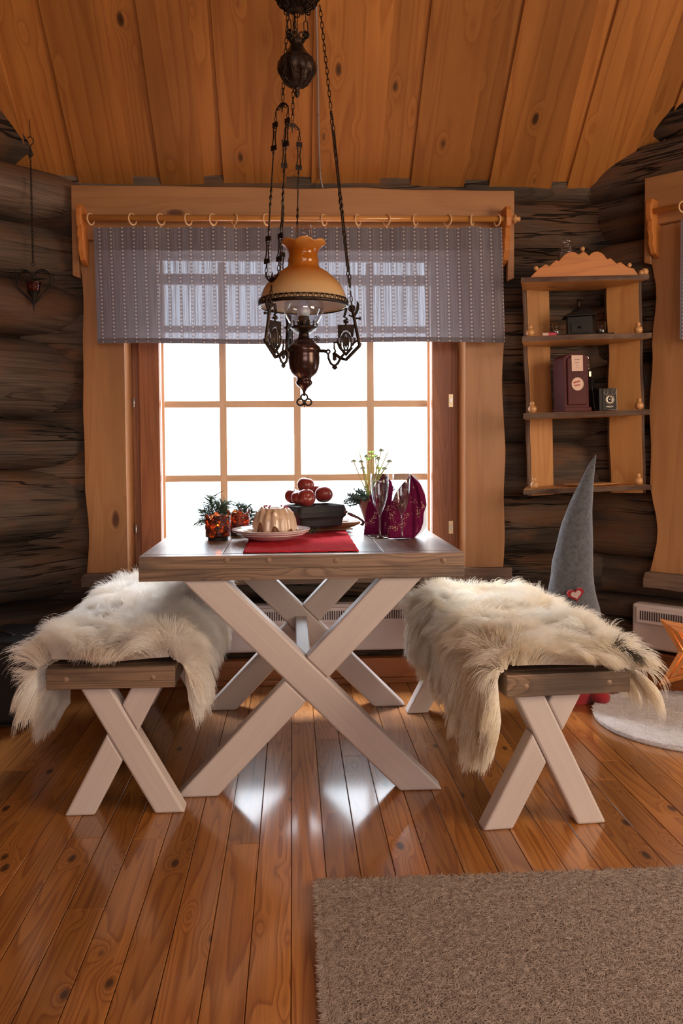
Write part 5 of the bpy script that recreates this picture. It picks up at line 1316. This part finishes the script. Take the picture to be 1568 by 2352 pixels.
for i, (px, py, kd) in enumerate(flw):
    p = atY(px, py, PY+rs.uniform(-0.03, 0.03))-pb_; b0 = Vector((rs.uniform(-0.03, 0.03), rs.uniform(-0.03, 0.03), 0.10))
    mid = (b0+p)/2+Vector((rs.uniform(-0.006, 0.006), 0, 0)); stm.tube([b0, mid, p-Vector((0, 0, 0.008)), p], [0.0027, 0.0025, 0.0022, 0.002], 6)
    fl_ = MB(); big = kd in 'pw'; n = 5 if kd != 'l' else 6
    for k in range(n):
        a = 2*math.pi*k/n+i; dd = Vector((math.cos(a), math.sin(a), (0.5 if big else -0.9) if kd != 'l' else 0.5))
        leafshape(fl_, p, dd, Vector((0, 0, 1)), 0.021 if big else 0.017 if kd == 'g' else 0.028, 0.0085)
    if kd == 'g': fl_.sphere(p-Vector((0, 0, 0.005)), 0.0075, 8)
    o = fl_.build('flower' if kd != 'l' else 'leaf', M['petal'] if big else M['leaf'] if kd == 'l' else M['gpetal'], POT, smooth=True)
stm.build('stems', M['stem'], POT, smooth=True)
# napkins
def napkin(lab, rowsL, rowsR, foldT, foldB, Y, back=None):
    b0 = atY(foldB[0], foldB[1], Y); N_ = thing('napkin', lab, 'napkin', (b0.x, b0.y, TH), 0)
    sgn_y = (TH-b0.z)
    def leaf(rows, slope, yo=0.0, ph=0.0):
        rows = sorted(rows, key=lambda r: -r[0]); ys_ = [r[0] for r in rows]; n = 26; k = 9
        def f(i, j):
            y = ys_[0]+(ys_[-1]-ys_[0])*i/(n-1)
            xo = np.interp(-y, [-q_ for q_ in ys_], [r[1] for r in rows]); xf = foldB[0]+(foldT[0]-foldB[0])*(foldB[1]-y)/(foldB[1]-foldT[1])
            t = j/(k-1); px = xf+(xo-xf)*t; p = atY(px, min(y, foldB[1]), Y)-b0
            return (p.x, yo+slope*abs(px-xf)*Y/FPX+0.005*math.sin(t*7+ph+i*0.12)*t, max(0.0, p.z))
        mb = MB(); mb.grid(n, k, f); return mb
    for rows, sl, ph in ((rowsL, -0.15, 0.3), (rowsR, 0.55, 2.0)):
        o = leaf(rows, sl, 0.0, ph).build('fold', M['napkin'], N_, smooth=True); q = o.modifiers.new('solid', 'SOLIDIFY'); q.thickness = 0.0014
    o = leaf([(a, foldB[0]+(b-foldB[0])*0.55) for a, b in rowsR], -0.5, 0.004, 1.0).build('fold', M['napkin'], N_, smooth=True); q = o.modifiers.new('solid', 'SOLIDIFY'); q.thickness = 0.0014
    if back:
        o = leaf(back, 0.6, 0.014, 0.5).build('reverse', M['napback'], N_, smooth=True); q = o.modifiers.new('solid', 'SOLIDIFY'); q.thickness = 0.0014; o['label'] = 'white reverse'
YN = onT(880, 1228).y
napkin('burgundy napkin with gold flowers standing behind the left flute glass', [(1229, 835), (1173, 840), (1141, 849), (1114, 862), (1098, 873), (1090, 880)],
       [(1229, 892), (1200, 894), (1170, 899), (1140, 902), (1122, 904), (1106, 899), (1097, 888), (1090, 880)], (880, 1090), (876, 1229), YN)
YN2 = onT(945, 1236).y
napkin('burgundy napkin with gold flowers and white reverse behind the right flute glass', [(1236, 889), (1171, 892), (1132, 908), (1109, 926), (1100, 937), (1091, 943)],
       [(1236, 951), (1221, 967), (1203, 974), (1181, 975), (1160, 982), (1138, 978), (1112, 966), (1091, 943)], (943, 1091), (947, 1236), YN2,
       [(1236, 955), (1226, 972), (1214, 985), (1163, 985), (1130, 980), (1110, 968), (1091, 954)])
# flute glasses
def flute_glass(lab, px, py):
    p = onT(px, py); G = thing('champagne_flute', lab, 'glass', (p.x, p.y, TH), 0, 'champagne flutes')
    H = 0.232
    pr3 = [(1e-4, 0.0), (0.031, 0.0), (0.032, 0.0012), (0.026, 0.003), (0.008, 0.006), (0.004, 0.012), (0.0034, 0.03), (0.0036, 0.075), (0.005, 0.088), (0.012, 0.100), (0.020, 0.118), (0.027, 0.145), (0.0315, 0.175), (0.0325, 0.200), (0.0318, H), (0.0303, H), (0.031, 0.200), (0.030, 0.175), (0.0255, 0.146), (0.0185, 0.120), (0.010, 0.103), (1e-4, 0.097)]
    mb = MB(); mb.lathe(pr3, n=40); mb.build('glass_body', M['clear'], G, smooth=True)
    return G
g1 = flute_glass('empty champagne flute in front of the left burgundy napkin', 872, 1236)
g2 = g1.copy(); col.objects.link(g2); p = onT(923, 1239); g2.location = (p.x, p.y, TH); g2['label'] = 'empty champagne flute in front of the right burgundy napkin'
for c_ in [o for o in bpy.data.objects if o.parent == g1]:
    d2 = c_.copy(); col.objects.link(d2); d2.parent = g2

# ================================================================== WALL SHELF
YF = 3.47
def sp_(px, py, Y=YF): return atY(px, py, Y)
o0 = sp_(1197, 640); o1 = sp_(1494, 633)
tilt = math.atan2(o1.z-o0.z, o1.x-o0.x)
mS = Matrix.Translation(o0) @ Matrix.Rotation(-tilt, 4, 'Y'); mSi = mS.inverted()
SH = thing('wall_shelf', 'carved pine wall shelf with four planks and turned knobs in the corner', 'shelf', mtx=mS)
def sl(px, py, Y=YF): return mSi @ atY(px, py, Y)
planks = [((1196, 637), (1491, 630), 11), ((1199, 771), (1497, 766), 12), ((1202, 948), (1494, 941), 13), ((1202, 1122), (1497, 1116), 12)]
topsz = []
for k, (a, b, t) in enumerate(planks):
    A, B = sl(*a), sl(*b); th = t*YF/FPX; z = (A.z+B.z)/2; topsz.append(z)
    n = 30; fr = [(A.x+(B.x-A.x)*i/n, mnoise.noise(Vector((i*0.4, k*7, 3)))*0.006+(0.012 if k == 1 else 0)*-math.sin(math.pi*i/n)) for i in range(n+1)]
    mb = MB(); dpt = 0.225
    vs = [(x, y, z) for x, y in fr]+[(B.x-0.05, dpt-0.08, z), (B.x-0.14, dpt, z), (A.x+0.075, dpt, z)]
    vs2 = [(x, y+0.006, zz-th) for x, y, zz in vs]; N = len(vs)
    wc = [(v[0], v[1], v[2]) for v in vs+vs2]
    mb.add(vs+vs2, [tuple(range(N)), tuple(reversed(range(N, 2*N)))]+[((i+1) % N, i, i+N, (i+1) % N+N) for i in range(N)], wc, 0.5, 0)
    for q_ in range(2, 2+n): mb.mi[q_] = 1
    o = mb.build('plank', [MW['shelf'], MW['bark']], SH, bevel=0.0015); fixnormals(o)
def side(pxa, pxb, Ya, Yb, barkpx, sd):
    """upright board between pxa (inner/outer) and pxb, wavy both edges"""
    n = 40; mb = MB(); z0 = sl(1230, 1146).z; z1 = topsz[0]-0.012
    Ax = sl(pxa, 900, Ya); Bx = sl(pxb, 900, Yb)
    vs = []; wc = []
    for i in range(n+1):
        z = z0+(z1-z0)*i/n; w1 = mnoise.noise(Vector((z*5, sd, 0)))*0.012; w2 = mnoise.noise(Vector((z*4, sd+9, 0)))*0.012
        for (P_x, P_y, wv) in ((Ax.x, Ax.y, w1), (Bx.x, Bx.y, w2)):
            vs.append((P_x+wv, P_y, z)); wc.append((z, P_x+wv, 0))
    m_ = len(vs); vs += [(x, y+0.022, z) for x, y, z in vs]; wc += [(a, b, 0.022) for a, b, c in wc]
    fs = []; mi = []
    for i in range(n):
        a = 2*i; fs += [(a, a+1, a+3, a+2), (a+m_, a+2+m_, a+3+m_, a+1+m_), (a, a+2, a+2+m_, a+m_), (a+1, a+1+m_, a+3+m_, a+3)]; mi += [0, 0, 1, 1]
    fs += [(0, m_, 1+m_, 1), (2*n, 2*n+1, 2*n+1+m_, 2*n+m_)]; mi += [0, 0]
    mb.add(vs, fs, wc, 0.6, 0); mb.mi = mi
    o = mb.build('side_board', [MW['shelf'], MW['bark']], SH, bevel=0.001); fixnormals(o)
    # bark edge strip on the outer side
    mb = MB(); X = Ax if barkpx < 0 else Bx; wsd = sd if barkpx < 0 else sd+9
    path = []
    for i in range(n+1):
        z = z0+(z1-z0)*i/n; wv = mnoise.noise(Vector((z*(5 if barkpx < 0 else 4), wsd, 0)))*0.012; path.append((X.x+wv+barkpx*0.006, X.y+0.010, z))
    mb.tube(path, [(0.011, 0.008)]*len(path), 8, flat=(0, 1, 0)); mb.build('bark_edge', MW['bark'], SH, smooth=True)
side(1215, 1266, 3.66, 3.70, -1, 1.0)
side(1398, 1472, 3.655, 3.565, 1, 5.0)
crest = [(200, 395), (275, 345), (330, 310), (360, 325), (415, 275), (440, 285), (455, 262), (480, 235), (510, 216), (540, 208), (570, 212), (600, 230), (640, 203), (685, 240), (700, 222), (725, 209), (755, 206), (785, 216), (810, 238), (830, 268), (862, 260), (910, 305), (940, 290), (1000, 335), (1050, 345), (1088, 390)]
cz = [((lambda p: (p.x, p.z))(sl(1160+a/3.564, 520+b/3.564, 3.485))) for a, b in crest]
zb_ = topsz[0]+0.0005; cz = [(cz[0][0], zb_)]+[(x, max(z, zb_+0.002)) for x, z in cz[1:-1]]+[(cz[-1][0], zb_)]
mb = MB(); mb.prism(cz, 0.016, Matrix.Translation((0, 0.012, 0)), tint=0.5); o = mb.build('crest', MW['crest'], SH, bevel=0.002); fixnormals(o)
for (a, b, r) in ((252, 343, 5.5), (632, 184, 5.5), (1015, 318, 5.5)):
    p = sl(1160+a/3.564, 520+b/3.564, 3.487); mb = MB(); mb.sphere((p.x, p.y, p.z), r*YF/FPX, 16); mb.build('knob', M['knob'], SH, smooth=True)
p = sl(1160+1140/3.564, 520+352/3.564, 3.50); mb = MB(); mb.sphere((p.x, p.y, topsz[0]+0.0165), 0.0165, 18); mb.sphere((p.x-0.016, p.y, topsz[0]+0.013), 0.013, 14); mb.build('knob', M['knob'], SH, smooth=True)
for (a, b, k) in ((205, 858, 1), (1088, 838, 1), (222, 1495, 2), (1096, 1465, 2), (240, 2103, 3), (1090, 2080, 3)):
    p = sl(1160+a/3.564, 520+b/3.564, 3.495); mb = MB(); z = topsz[k]
    mb.sphere((p.x, p.y, z+0.0175), 0.0185, 18); mb.sphere((p.x, p.y, z+0.042), 0.0105, 14); mb.build('knob', M['knob'], SH, smooth=True)
def shelf_pt(px, k, Y):
    """world point on plank k under pixel column px"""
    p = sl(px, 900, Y); return mS @ Vector((p.x, p.y, topsz[k]+0.0004))
def shelf_thing(name, lab, cat, px, k, Y, rz=0, group=None):
    w_ = shelf_pt(px, k, Y); m = Matrix.Translation(w_) @ Matrix.Rotation(-tilt, 4, 'Y') @ Matrix.Rotation(rz, 4, 'Z')
    return thing(name, lab, cat, mtx=m, group=group)
s4 = 3.55/FPX
# glass jar behind the crest
J = shelf_thing('glass_jar', 'clear glass jar with knob lid on the shelf top behind the crest', 'jar', 1310, 0, 3.57)
mb = MB(); mb.lathe([(1e-4, 0), (0.038, 0), (0.041, 0.006), (0.041, 0.115), (0.036, 0.128), (0.030, 0.134), (0.030, 0.138), (0.028, 0.138), (0.038, 0.110), (0.038, 0.006), (1e-4, 0.004)], n=32); mb.build('jar_body', M['clear'], J, smooth=True)
mb = MB(); mb.lathe([(1e-4, 0.1385), (0.033, 0.1385), (0.034, 0.144), (0.014, 0.150), (0.012, 0.156), (0.022, 0.163), (0.025, 0.172), (0.020, 0.181), (1e-4, 0.183)], n=28); mb.build('lid', M['clear'], J, smooth=True)
# coffee grinder
G_ = shelf_thing('coffee_grinder', 'old dark coffee grinder with crank handle on the shelf', 'coffee grinder', 1333, 1, 3.575, R(-14))
mb = MB(); mb.box((0, 0, 0.009), (0.125, 0.105, 0.007)); mb.box((0, 0, 0.05), (0.105, 0.09, 0.076)); mb.build('body', M['grinder'], G_, bevel=0.002)
mb = MB(); mb.box((0, -0.0475, 0.04), (0.078, 0.006, 0.045)); dr = mb.build('drawer', M['grinder'], G_, bevel=0.0015)
mb = MB(); mb.sphere((0, -0.056, 0.04), 0.006, 10); mb.build('drawer_knob', M['iron'], dr, smooth=True)
mb = MB(); L4 = []
for (a, z) in ((0.068, 0.090), (0.070, 0.094), (0.050, 0.104), (0.030, 0.112)):
    L4 += [(-a, -a*0.85, z), (a, -a*0.85, z), (a, a*0.85, z), (-a, a*0.85, z)]
mb.add(L4, [tuple(reversed(range(4)))]+[(k*4+i, k*4+(i+1) % 4, k*4+4+(i+1) % 4, k*4+4+i) for k in range(3) for i in range(4)]+[tuple(range(12, 16))]); mb.build('hood', M['grinder'], G_, bevel=0.0015)
mb = MB(); mb.lathe([(0.036, 0.105), (0.033, 0.117), (0.022, 0.126), (0.010, 0.130), (0.007, 0.134), (0.007, 0.150), (0.011, 0.155), (0.007, 0.160), (0.005, 0.172), (1e-4, 0.173)], n=24); mb.build('dome', M['iron'], G_, smooth=True)
mb = MB(); mb.tube([(0, 0, 0.166), (0.018, -0.004, 0.160), (0.036, -0.008, 0.165)], 0.0026, 6); mb.sphere((0.038, -0.008, 0.168), 0.006, 10); mb.build('crank', M['iron'], G_, smooth=True)
TB = shelf_thing('tin_tray', 'low dark tray beneath the coffee grinder', 'tray', 1341, 1, 3.575)
mb = MB(); mb.box((0, 0, 0.003), (0.23, 0.13, 0.005)); mb.build('tray_base', M['black'], TB, bevel=0.001)
mb = MB(); mb.tube([(-0.115, -0.065, 0.007), (0.115, -0.065, 0.007), (0.115, 0.065, 0.007), (-0.115, 0.065, 0.007)], 0.003, 6, closed=True); mb.build('tray_rim', M['black'], TB, smooth=True)
for px, Y, lab in ((1281, 3.545, 'small clear shot glass left of the coffee grinder'), (1385, 3.545, 'small clear shot glass right of the coffee grinder')):
    g_ = shelf_thing('shot_glass', lab, 'glass', px, 1, Y, 0, 'shot glasses'); g_.location.z += 0.006
    mb = MB(); mb.lathe([(1e-4, 0), (0.011, 0), (0.013, 0.01), (0.018, 0.055), (0.0168, 0.055), (0.012, 0.012), (1e-4, 0.008)], n=24); mb.build('glass_body', M['clear'], g_, smooth=True)
lt = shelf_thing('lip_balm', 'pink and white tube lying on the shelf left of the grinder', 'tube', 1264, 1, 3.495)
mb = MB(); mb.tube([(-0.005, 0, 0.0085), (0.030, 0, 0.0085)], 0.0082, 14); mb.build('tube_body', M['magenta'], lt, smooth=False)
mb = MB(); mb.tube([(-0.030, 0, 0.0082), (-0.005, 0, 0.0082)], 0.0078, 14); mb.build('cap', M['cream'], lt, smooth=False); lt.location.z -= 0.0003
# oxblood tin clockwork box
bx_ = shelf_thing('metal_box', 'dark red tin box with rounded top, cream plate and round sticker', 'box', 1312, 2, 3.545, R(9))
w, h = 0.118, 0.262
def arch(w, h, top, n=10, z0=0.0):
    return [(w/2, z0)]+[(w/2*math.cos(math.pi*k/n), h-top+top*math.sin(math.pi*k/n)) for k in range(n+1)]+[(-w/2, z0)]
mb = MB(); mb.prism(arch(w, h-0.006, 0.028), 0.10, Matrix.Translation((0, -0.045, 0))); fixnormals(mb.build('case', M['oxblood'], bx_, bevel=0.003))
mb = MB(); mb.prism(arch(w-0.028, h-0.02, 0.018, z0=0.03), 0.010, Matrix.Translation((0, -0.0545, 0))); fixnormals(mb.build('front_panel', M['oxblood'], bx_, bevel=0.003))
mb = MB(); mb.box((0, 0, 0.010), (w+0.012, 0.112, 0.018)); mb.build('plinth', M['oxblood'], bx_, bevel=0.003)
mb = MB(); mb.box((0.0, -0.056, h-0.052), (0.054, 0.003, 0.068)); lb = mb.build('label_plate', M['cream'], bx_, bevel=0.001)
mb = MB()
for r_, (zz, ws) in enumerate(((h-0.036, (0.005, 0.004, 0.005, 0.004)), (h-0.050, (0.005, 0.004, 0.005)), (h-0.062, (0.004, 0.004)), (h-0.071, (0.003, 0.003)))):
    x = -sum(ws)/2-0.001*len(ws)
    for w_ in ws: mb.box((x+w_/2, -0.0578, zz), (w_, 0.0008, 0.0055 if r_ < 2 else 0.002)); x += w_+0.002
mb.build('print', M['greyprint'], lb)
mb = MB(); mb.prism([(0.0285*math.cos(2*math.pi*k/32), h-0.142+0.0285*math.sin(2*math.pi*k/32)) for k in range(32)], 0.0015, Matrix.Translation((0, -0.0562, 0))); stk = fixnormals(mb.build('round_sticker', M['cream'], bx_))
mb = MB()
for x0_a, zz, ln in ((-0.020, h-0.138, 0.012), (-0.006, h-0.134, 0.016), (-0.016, h-0.150, 0.026)):
    mb.tube([(x0_a+ln*k/10, -0.0572, zz+0.004*math.sin(k*1.7)+0.0005*k) for k in range(11)], 0.0015, 5)
mb.build('script_print', M['pink'], stk)
mb = MB(); 
chain(mb, (w/2+0.006, -0.03, h-0.03), (w/2+0.012, -0.035, h-0.085), 0.010, 0.006, 0.0009); mb.torus((w/2+0.004, -0.03, h-0.028), 0.006, 0.0012, n=12, m2=5); mb.box((w/2+0.013, -0.035, h-0.098), (0.010, 0.002, 0.022)); mb.build('key_chain', M['chrome'], bx_)
# box camera
CMR = shelf_thing('box_camera', 'small black box camera beside the red tin box', 'camera', 1391, 2, 3.53, R(10))
w, h, dp = 0.086, 0.100, 0.115
mb = MB(); mb.box((0.002, 0.045, h/2), (w, dp, h)); mb.build('body', M['leather'], CMR, bevel=0.003)
yf = 0.045-dp/2
mb = MB(); mb.box((0.009, yf-0.0015, h/2), (w-0.016, 0.003, h-0.006)); fp = mb.build('front_plate', M['leather'], CMR, bevel=0.001)
mb = MB(); x0_, x1_2, z0_, z1_ = -0.024, 0.042, 0.005, h-0.005
mb.tube([(x0_, yf-0.0035, z0_), (x1_2, yf-0.0035, z0_), (x1_2, yf-0.0035, z1_), (x0_, yf-0.0035, z1_)], 0.0011, 5, closed=True); mb.build('trim', M['chrome'], fp)
mb = MB(); mb.torus((0.009, yf-0.004, 0.049), 0.0205, 0.0012, n=28, m2=6); mb.lathe([(0.019, 0.0), (0.014, 0.004), (0.012, 0.001), (1e-4, 0.0)], n=24, mtx=Matrix.Translation((0.009, yf-0.003, 0.049)) @ Matrix.Rotation(R(90), 4, 'X')); mb.build('lens', [M['chrome']], fp, smooth=True)
mb = MB(); mb.sphere((0.009, yf-0.003, 0.049), 0.010, 14, (1, 0.4, 1)); mb.build('lens_glass', M['lens'], fp, smooth=True)
for x in (-0.010, 0.028):
    mb = MB(); mb.torus((x, yf-0.004, h-0.019), 0.0095, 0.0011, n=20, m2=5); mb.build('viewfinder', M['chrome'], fp, smooth=True)
mb = MB()
for k in range(9): mb.box((-0.008+k*0.004, yf-0.0035, 0.019), (0.0026, 0.0008, 0.003))
for k in range(7): mb.box((-0.002+k*0.0032, yf-0.0035, 0.0135), (0.0018, 0.0008, 0.0012))
mb.build('print', M['chrome'], fp)
mb = MB(); a_ = Vector((-0.045, 0.03, h-0.01)); mb.tube([(-0.041, 0.02, h-0.012), (-0.055, 0.005, h+0.025), (-0.066, 0.0, h+0.055), (-0.068, 0.0, h+0.02), (-0.064, -0.01, 0.02), (-0.060, -0.015, 0.003)], 0.0014, 6); mb.build('strap', M['leather'], CMR, smooth=True)
DP = shelf_thing('wooden_plate', 'flat pale wooden plate lying on the lowest shelf plank', 'plate', 1354, 3, 3.56)
mb = MB(); mb.lathe([(1e-4, 0), (0.08, 0), (0.125, 0.008), (0.128, 0.011), (0.122, 0.011), (0.08, 0.005), (1e-4, 0.005)], n=48); mb.build('dish', M['knob'], DP, smooth=True); DP.scale = (1, 0.62, 1)

# ================================================================== GNOME, STAR, HEART LANTERN, CABLE
YGn = 3.33
gr = [(1610, 1262, 1366), (1560, 1250, 1382), (1480, 1248, 1386), (1420, 1250, 1380), (1395, 1254, 1374), (1370, 1258, 1367), (1340, 1262, 1362), (1300, 1267, 1361), (1250, 1278, 1359.5), (1200, 1290, 1358.5), (1160, 1306, 1359), (1120, 1325, 1361.5), (1090, 1340, 1364), (1065, 1353, 1366.5), (1050, 1363, 1369), (1044, 1366.5, 1368.5)]
g0 = atY(1314, 1600, YGn); GN = thing('gnome', 'tall grey felt gnome with pointed hat and red heart behind the right bench', 'gnome', (g0.x, YGn, 0))
def rings_mb(rows, depth=0.75, wr=0.0):
    mb = MB(); P4 = []
    for y, a, b in rows:
        A = atY(a, y, YGn); B = atY(b, y, YGn); P4.append(((A.x+B.x)/2-g0.x, (B.x-A.x)/2, (A.z+B.z)/2))
    # refine
    Q4 = []
    for i in range(len(P4)-1):
        for k in range(4):
            t = k/4; Q4.append(tuple(P4[i][j]*(1-t)+P4[i+1][j]*t for j in range(3)))
    Q4.append(P4[-1]); n = 36
    def f(i, j):
        a = 2*math.pi*i/n; cx_, hw_, z = Q4[j]; r = 1+wr*mnoise.noise(Vector((math.cos(a)*2, z*14, math.sin(a)*2)))
        return (cx_+hw_*math.cos(a)*r, hw_*depth*math.sin(a)*r, z)
    mb.grid(n, len(Q4), f, closeu=True); return mb
hat = rings_mb([r for r in ((1440, 1246, 1384),)+tuple(q for q in gr if q[0] <= 1395)], 0.72, 0.05).build('hat', M['felt'], GN, smooth=True)
body = rings_mb([(r[0], r[1]+9, r[2]-9) for r in gr if r[0] >= 1395], 0.70, 0.03).build('body', M['redfelt'], GN, smooth=True)
zc_ = atY(1314, 1450, YGn).z
mb = MB(); mb.lathe([(1e-3, -0.17), (0.05, -0.12), (0.085, -0.05), (0.095, 0.0), (0.08, 0.02), (1e-3, 0.02)], (0, -0.035, zc_-0.02), 24); mb.build('beard', M['beard'], GN, smooth=True)
mb = MB(); mb.sphere((0, -0.125, zc_-0.01), 0.026, 16); mb.build('nose', M['skin'], GN, smooth=True)
for px in (1290, 1366):
    p = atY(px, 1603, YGn); mb = MB(); mb.sphere((p.x-g0.x, -0.045, 0.036), 0.045, 16, (0.9, 1.5, 0.78)); mb.build('shoe', M['redfelt'], GN, smooth=True)
def heart2d(w, h, n=40):
    out = []
    for k in range(n):
        t = 2*math.pi*k/n; x = 16*math.sin(t)**3; z = 13*math.cos(t)-5*math.cos(2*t)-2*math.cos(3*t)-math.cos(4*t); out.append((x/16*w/2, z/17*h/2))
    return out
hp_ = atY(1322, 1365, YGn-0.085)
mz = Matrix.Translation((hp_.x-g0.x, -0.077, hp_.z)) @ Matrix.Rotation(R(5), 4, 'X') @ Matrix.Rotation(R(-14), 4, 'Y')
mb = MB(); mb.prism(heart2d(0.070, 0.062), 0.012, mz @ Matrix.Translation((0, -0.008, 0))); fixnormals(mb.build('heart_patch', M['redfelt'], hat, bevel=0.002))
mb = MB(); mb.prism(heart2d(0.044, 0.040), 0.004, mz @ Matrix.Translation((0, -0.0115, 0))); fixnormals(mb.build('heart_inlay', M['pinkfelt'], hat, bevel=0.001))
# star lantern
YSt = 3.20; sc0 = atY(1619, 1497, YSt); e1 = atY(1512, 1420, YSt); e2 = atY(1512, 1575, YSt)
tipd = (e1-e2).length; RS = tipd/(2*math.sin(R(36)))
ctr = (e1+e2)/2+Vector((RS*math.cos(R(36)), 0, 0)); ctr.y = YSt
ST = thing('star_lantern', 'lit wooden slatted star lantern on the white round rug', 'star lantern', tuple(ctr))
ri = RS*0.46; dpth = 0.055
for i in range(5):
    at_ = R(180-36-72*0+72*i); 
    tip = Vector((RS*math.cos(at_), 0, RS*math.sin(at_))); mb = MB()
    for sg_ in (-1, 1):
        an = at_+sg_*R(36); nt_ = Vector((ri*math.cos(an), 0, ri*math.sin(an)))
        for face in (-1, 1):
            cc = Vector((0, face*dpth, 0))
            for k in range(5):
                t0, t1 = k/5+0.012, (k+1)/5-0.03
                qd = [tip.lerp(cc, t0), nt_.lerp(cc, t0), nt_.lerp(cc, t1), tip.lerp(cc, t1)]
                nn = (qd[1]-qd[0]).cross(qd[2]-qd[0]).normalized()
                if nn.y*face < 0: nn = -nn
                vs = qd+[v_-nn*0.003 for v_ in qd]; L0_ = (nt_-tip).normalized()
                mb.add(vs, [(0, 1, 2, 3), (7, 6, 5, 4), (0, 4, 5, 1), (1, 5, 6, 2), (2, 6, 7, 3), (3, 7, 4, 0)], [(v_.dot(L0_), v_.z, v_.x) for v_ in vs])
    fixnormals(mb.build('star_point', MW['crest'], ST))
mb = MB(); mb.sphere((0, 0, 0), 0.018, 12); mb.build('bulb', M['starlight'], ST, smooth=True)
l = bpy.data.lights.new('star_light', 'POINT'); l.energy = 4.5; l.color = (1, 0.55, 0.22); l.shadow_soft_size = 0.02
lo = bpy.data.objects.new('star_light', l); col.objects.link(lo); lo.parent = ST
# heart lantern on a chain at the left
YH = 3.60; hk = atY(69, 318, YH); hc_ = atY(77, 655, YH)
zceil = ZC+math.tan(R(CT))*(YW-YH); s5 = 3.55/FPX
HT = thing('heart_lantern', 'black wire heart candle holder hanging from the ceiling at the left', 'candle holder', (hc_.x, YH, hc_.z))
mb = MB()
for rz_, w_, h_ in ((-22, 0.172, 0.185), (22, 0.172, 0.185), (0, 0.150, 0.165)):
    mm_ = Matrix.Rotation(R(rz_), 4, 'Z'); hh = heart2d(w_, h_, 44)
    mb.tube([mm_ @ Vector((x, 0, z)) for x, z in hh], 0.0022, 6, closed=True)
mb.build('wire_heart', M['iron'], HT, smooth=True)
mb = MB(); mb.lathe([(0.0, -0.034), (0.026, -0.033), (0.028, -0.028), (0.020, -0.036), (0.006, -0.060), (0.003, -0.095), (0.0005, -0.118)], n=20); mb.build('cup_holder', M['iron'], HT, smooth=True)
mb = MB(); mb.lathe([(1e-4, -0.0325), (0.024, -0.0325), (0.026, -0.01), (0.031, 0.012), (0.033, 0.013), (0.030, 0.0135), (0.024, -0.01), (0.022, -0.030), (1e-4, -0.030)], n=28); mb.build('amber_cup', M['amberglass'], HT, smooth=True)
mb = MB(); topz = hk.z-hc_.z; dxk = hk.x-hc_.x
chain(mb, (0, 0, 0.095), (dxk, 0, topz-0.035), 0.014, 0.007, 0.0012); mb.torus((0, 0, 0.090), 0.008, 0.0014, n=12, m2=5); mb.build('chain', M['iron'], HT)
mb = MB(); hz_ = topz; mb.tube([(dxk-0.0, 0, hz_-0.03), (dxk+0.012, 0, hz_-0.020), (dxk+0.014, 0, hz_-0.004), (dxk+0.002, 0, hz_+0.008), (dxk-0.010, 0, hz_+0.002)], 0.0022, 6)
mb.tube([(dxk, 0, hz_+0.008), (dxk, 0, zceil-hc_.z+0.004)], 0.0014, 5); mb.build('hook', M['iron'], HT, smooth=True)
# cable clipped to the ceiling boards
pc0 = mC @ Vector((0, 0, 0.012)); nC = mC.to_3x3() @ Vector((0, 0, 1))
pts = [atP(x, y, pc0, nC) for x, y in ((724, -60), (727, 60), (730, 180), (731, 280), (734, 385), (736, 412))]
last = atY(741, 432, YW-0.04)
CB = thing('cable', 'thin grey cable clipped along the ceiling boards behind the lamp chains', 'cable', tuple(pts[0]))
mb = MB(); mb.tube([p-pts[0] for p in pts+[last]], 0.0042, 8); mb.build('cable_run', M['cord'], CB, smooth=True)
for x, y in ((728, 145), (731, 262), (734, 388)):
    p = atP(x, y, pc0, nC)-pts[0]; mb = MB(); mb.sphere(p, 0.0065, 8); mb.build('clip', M['chrome'], CB, smooth=True)
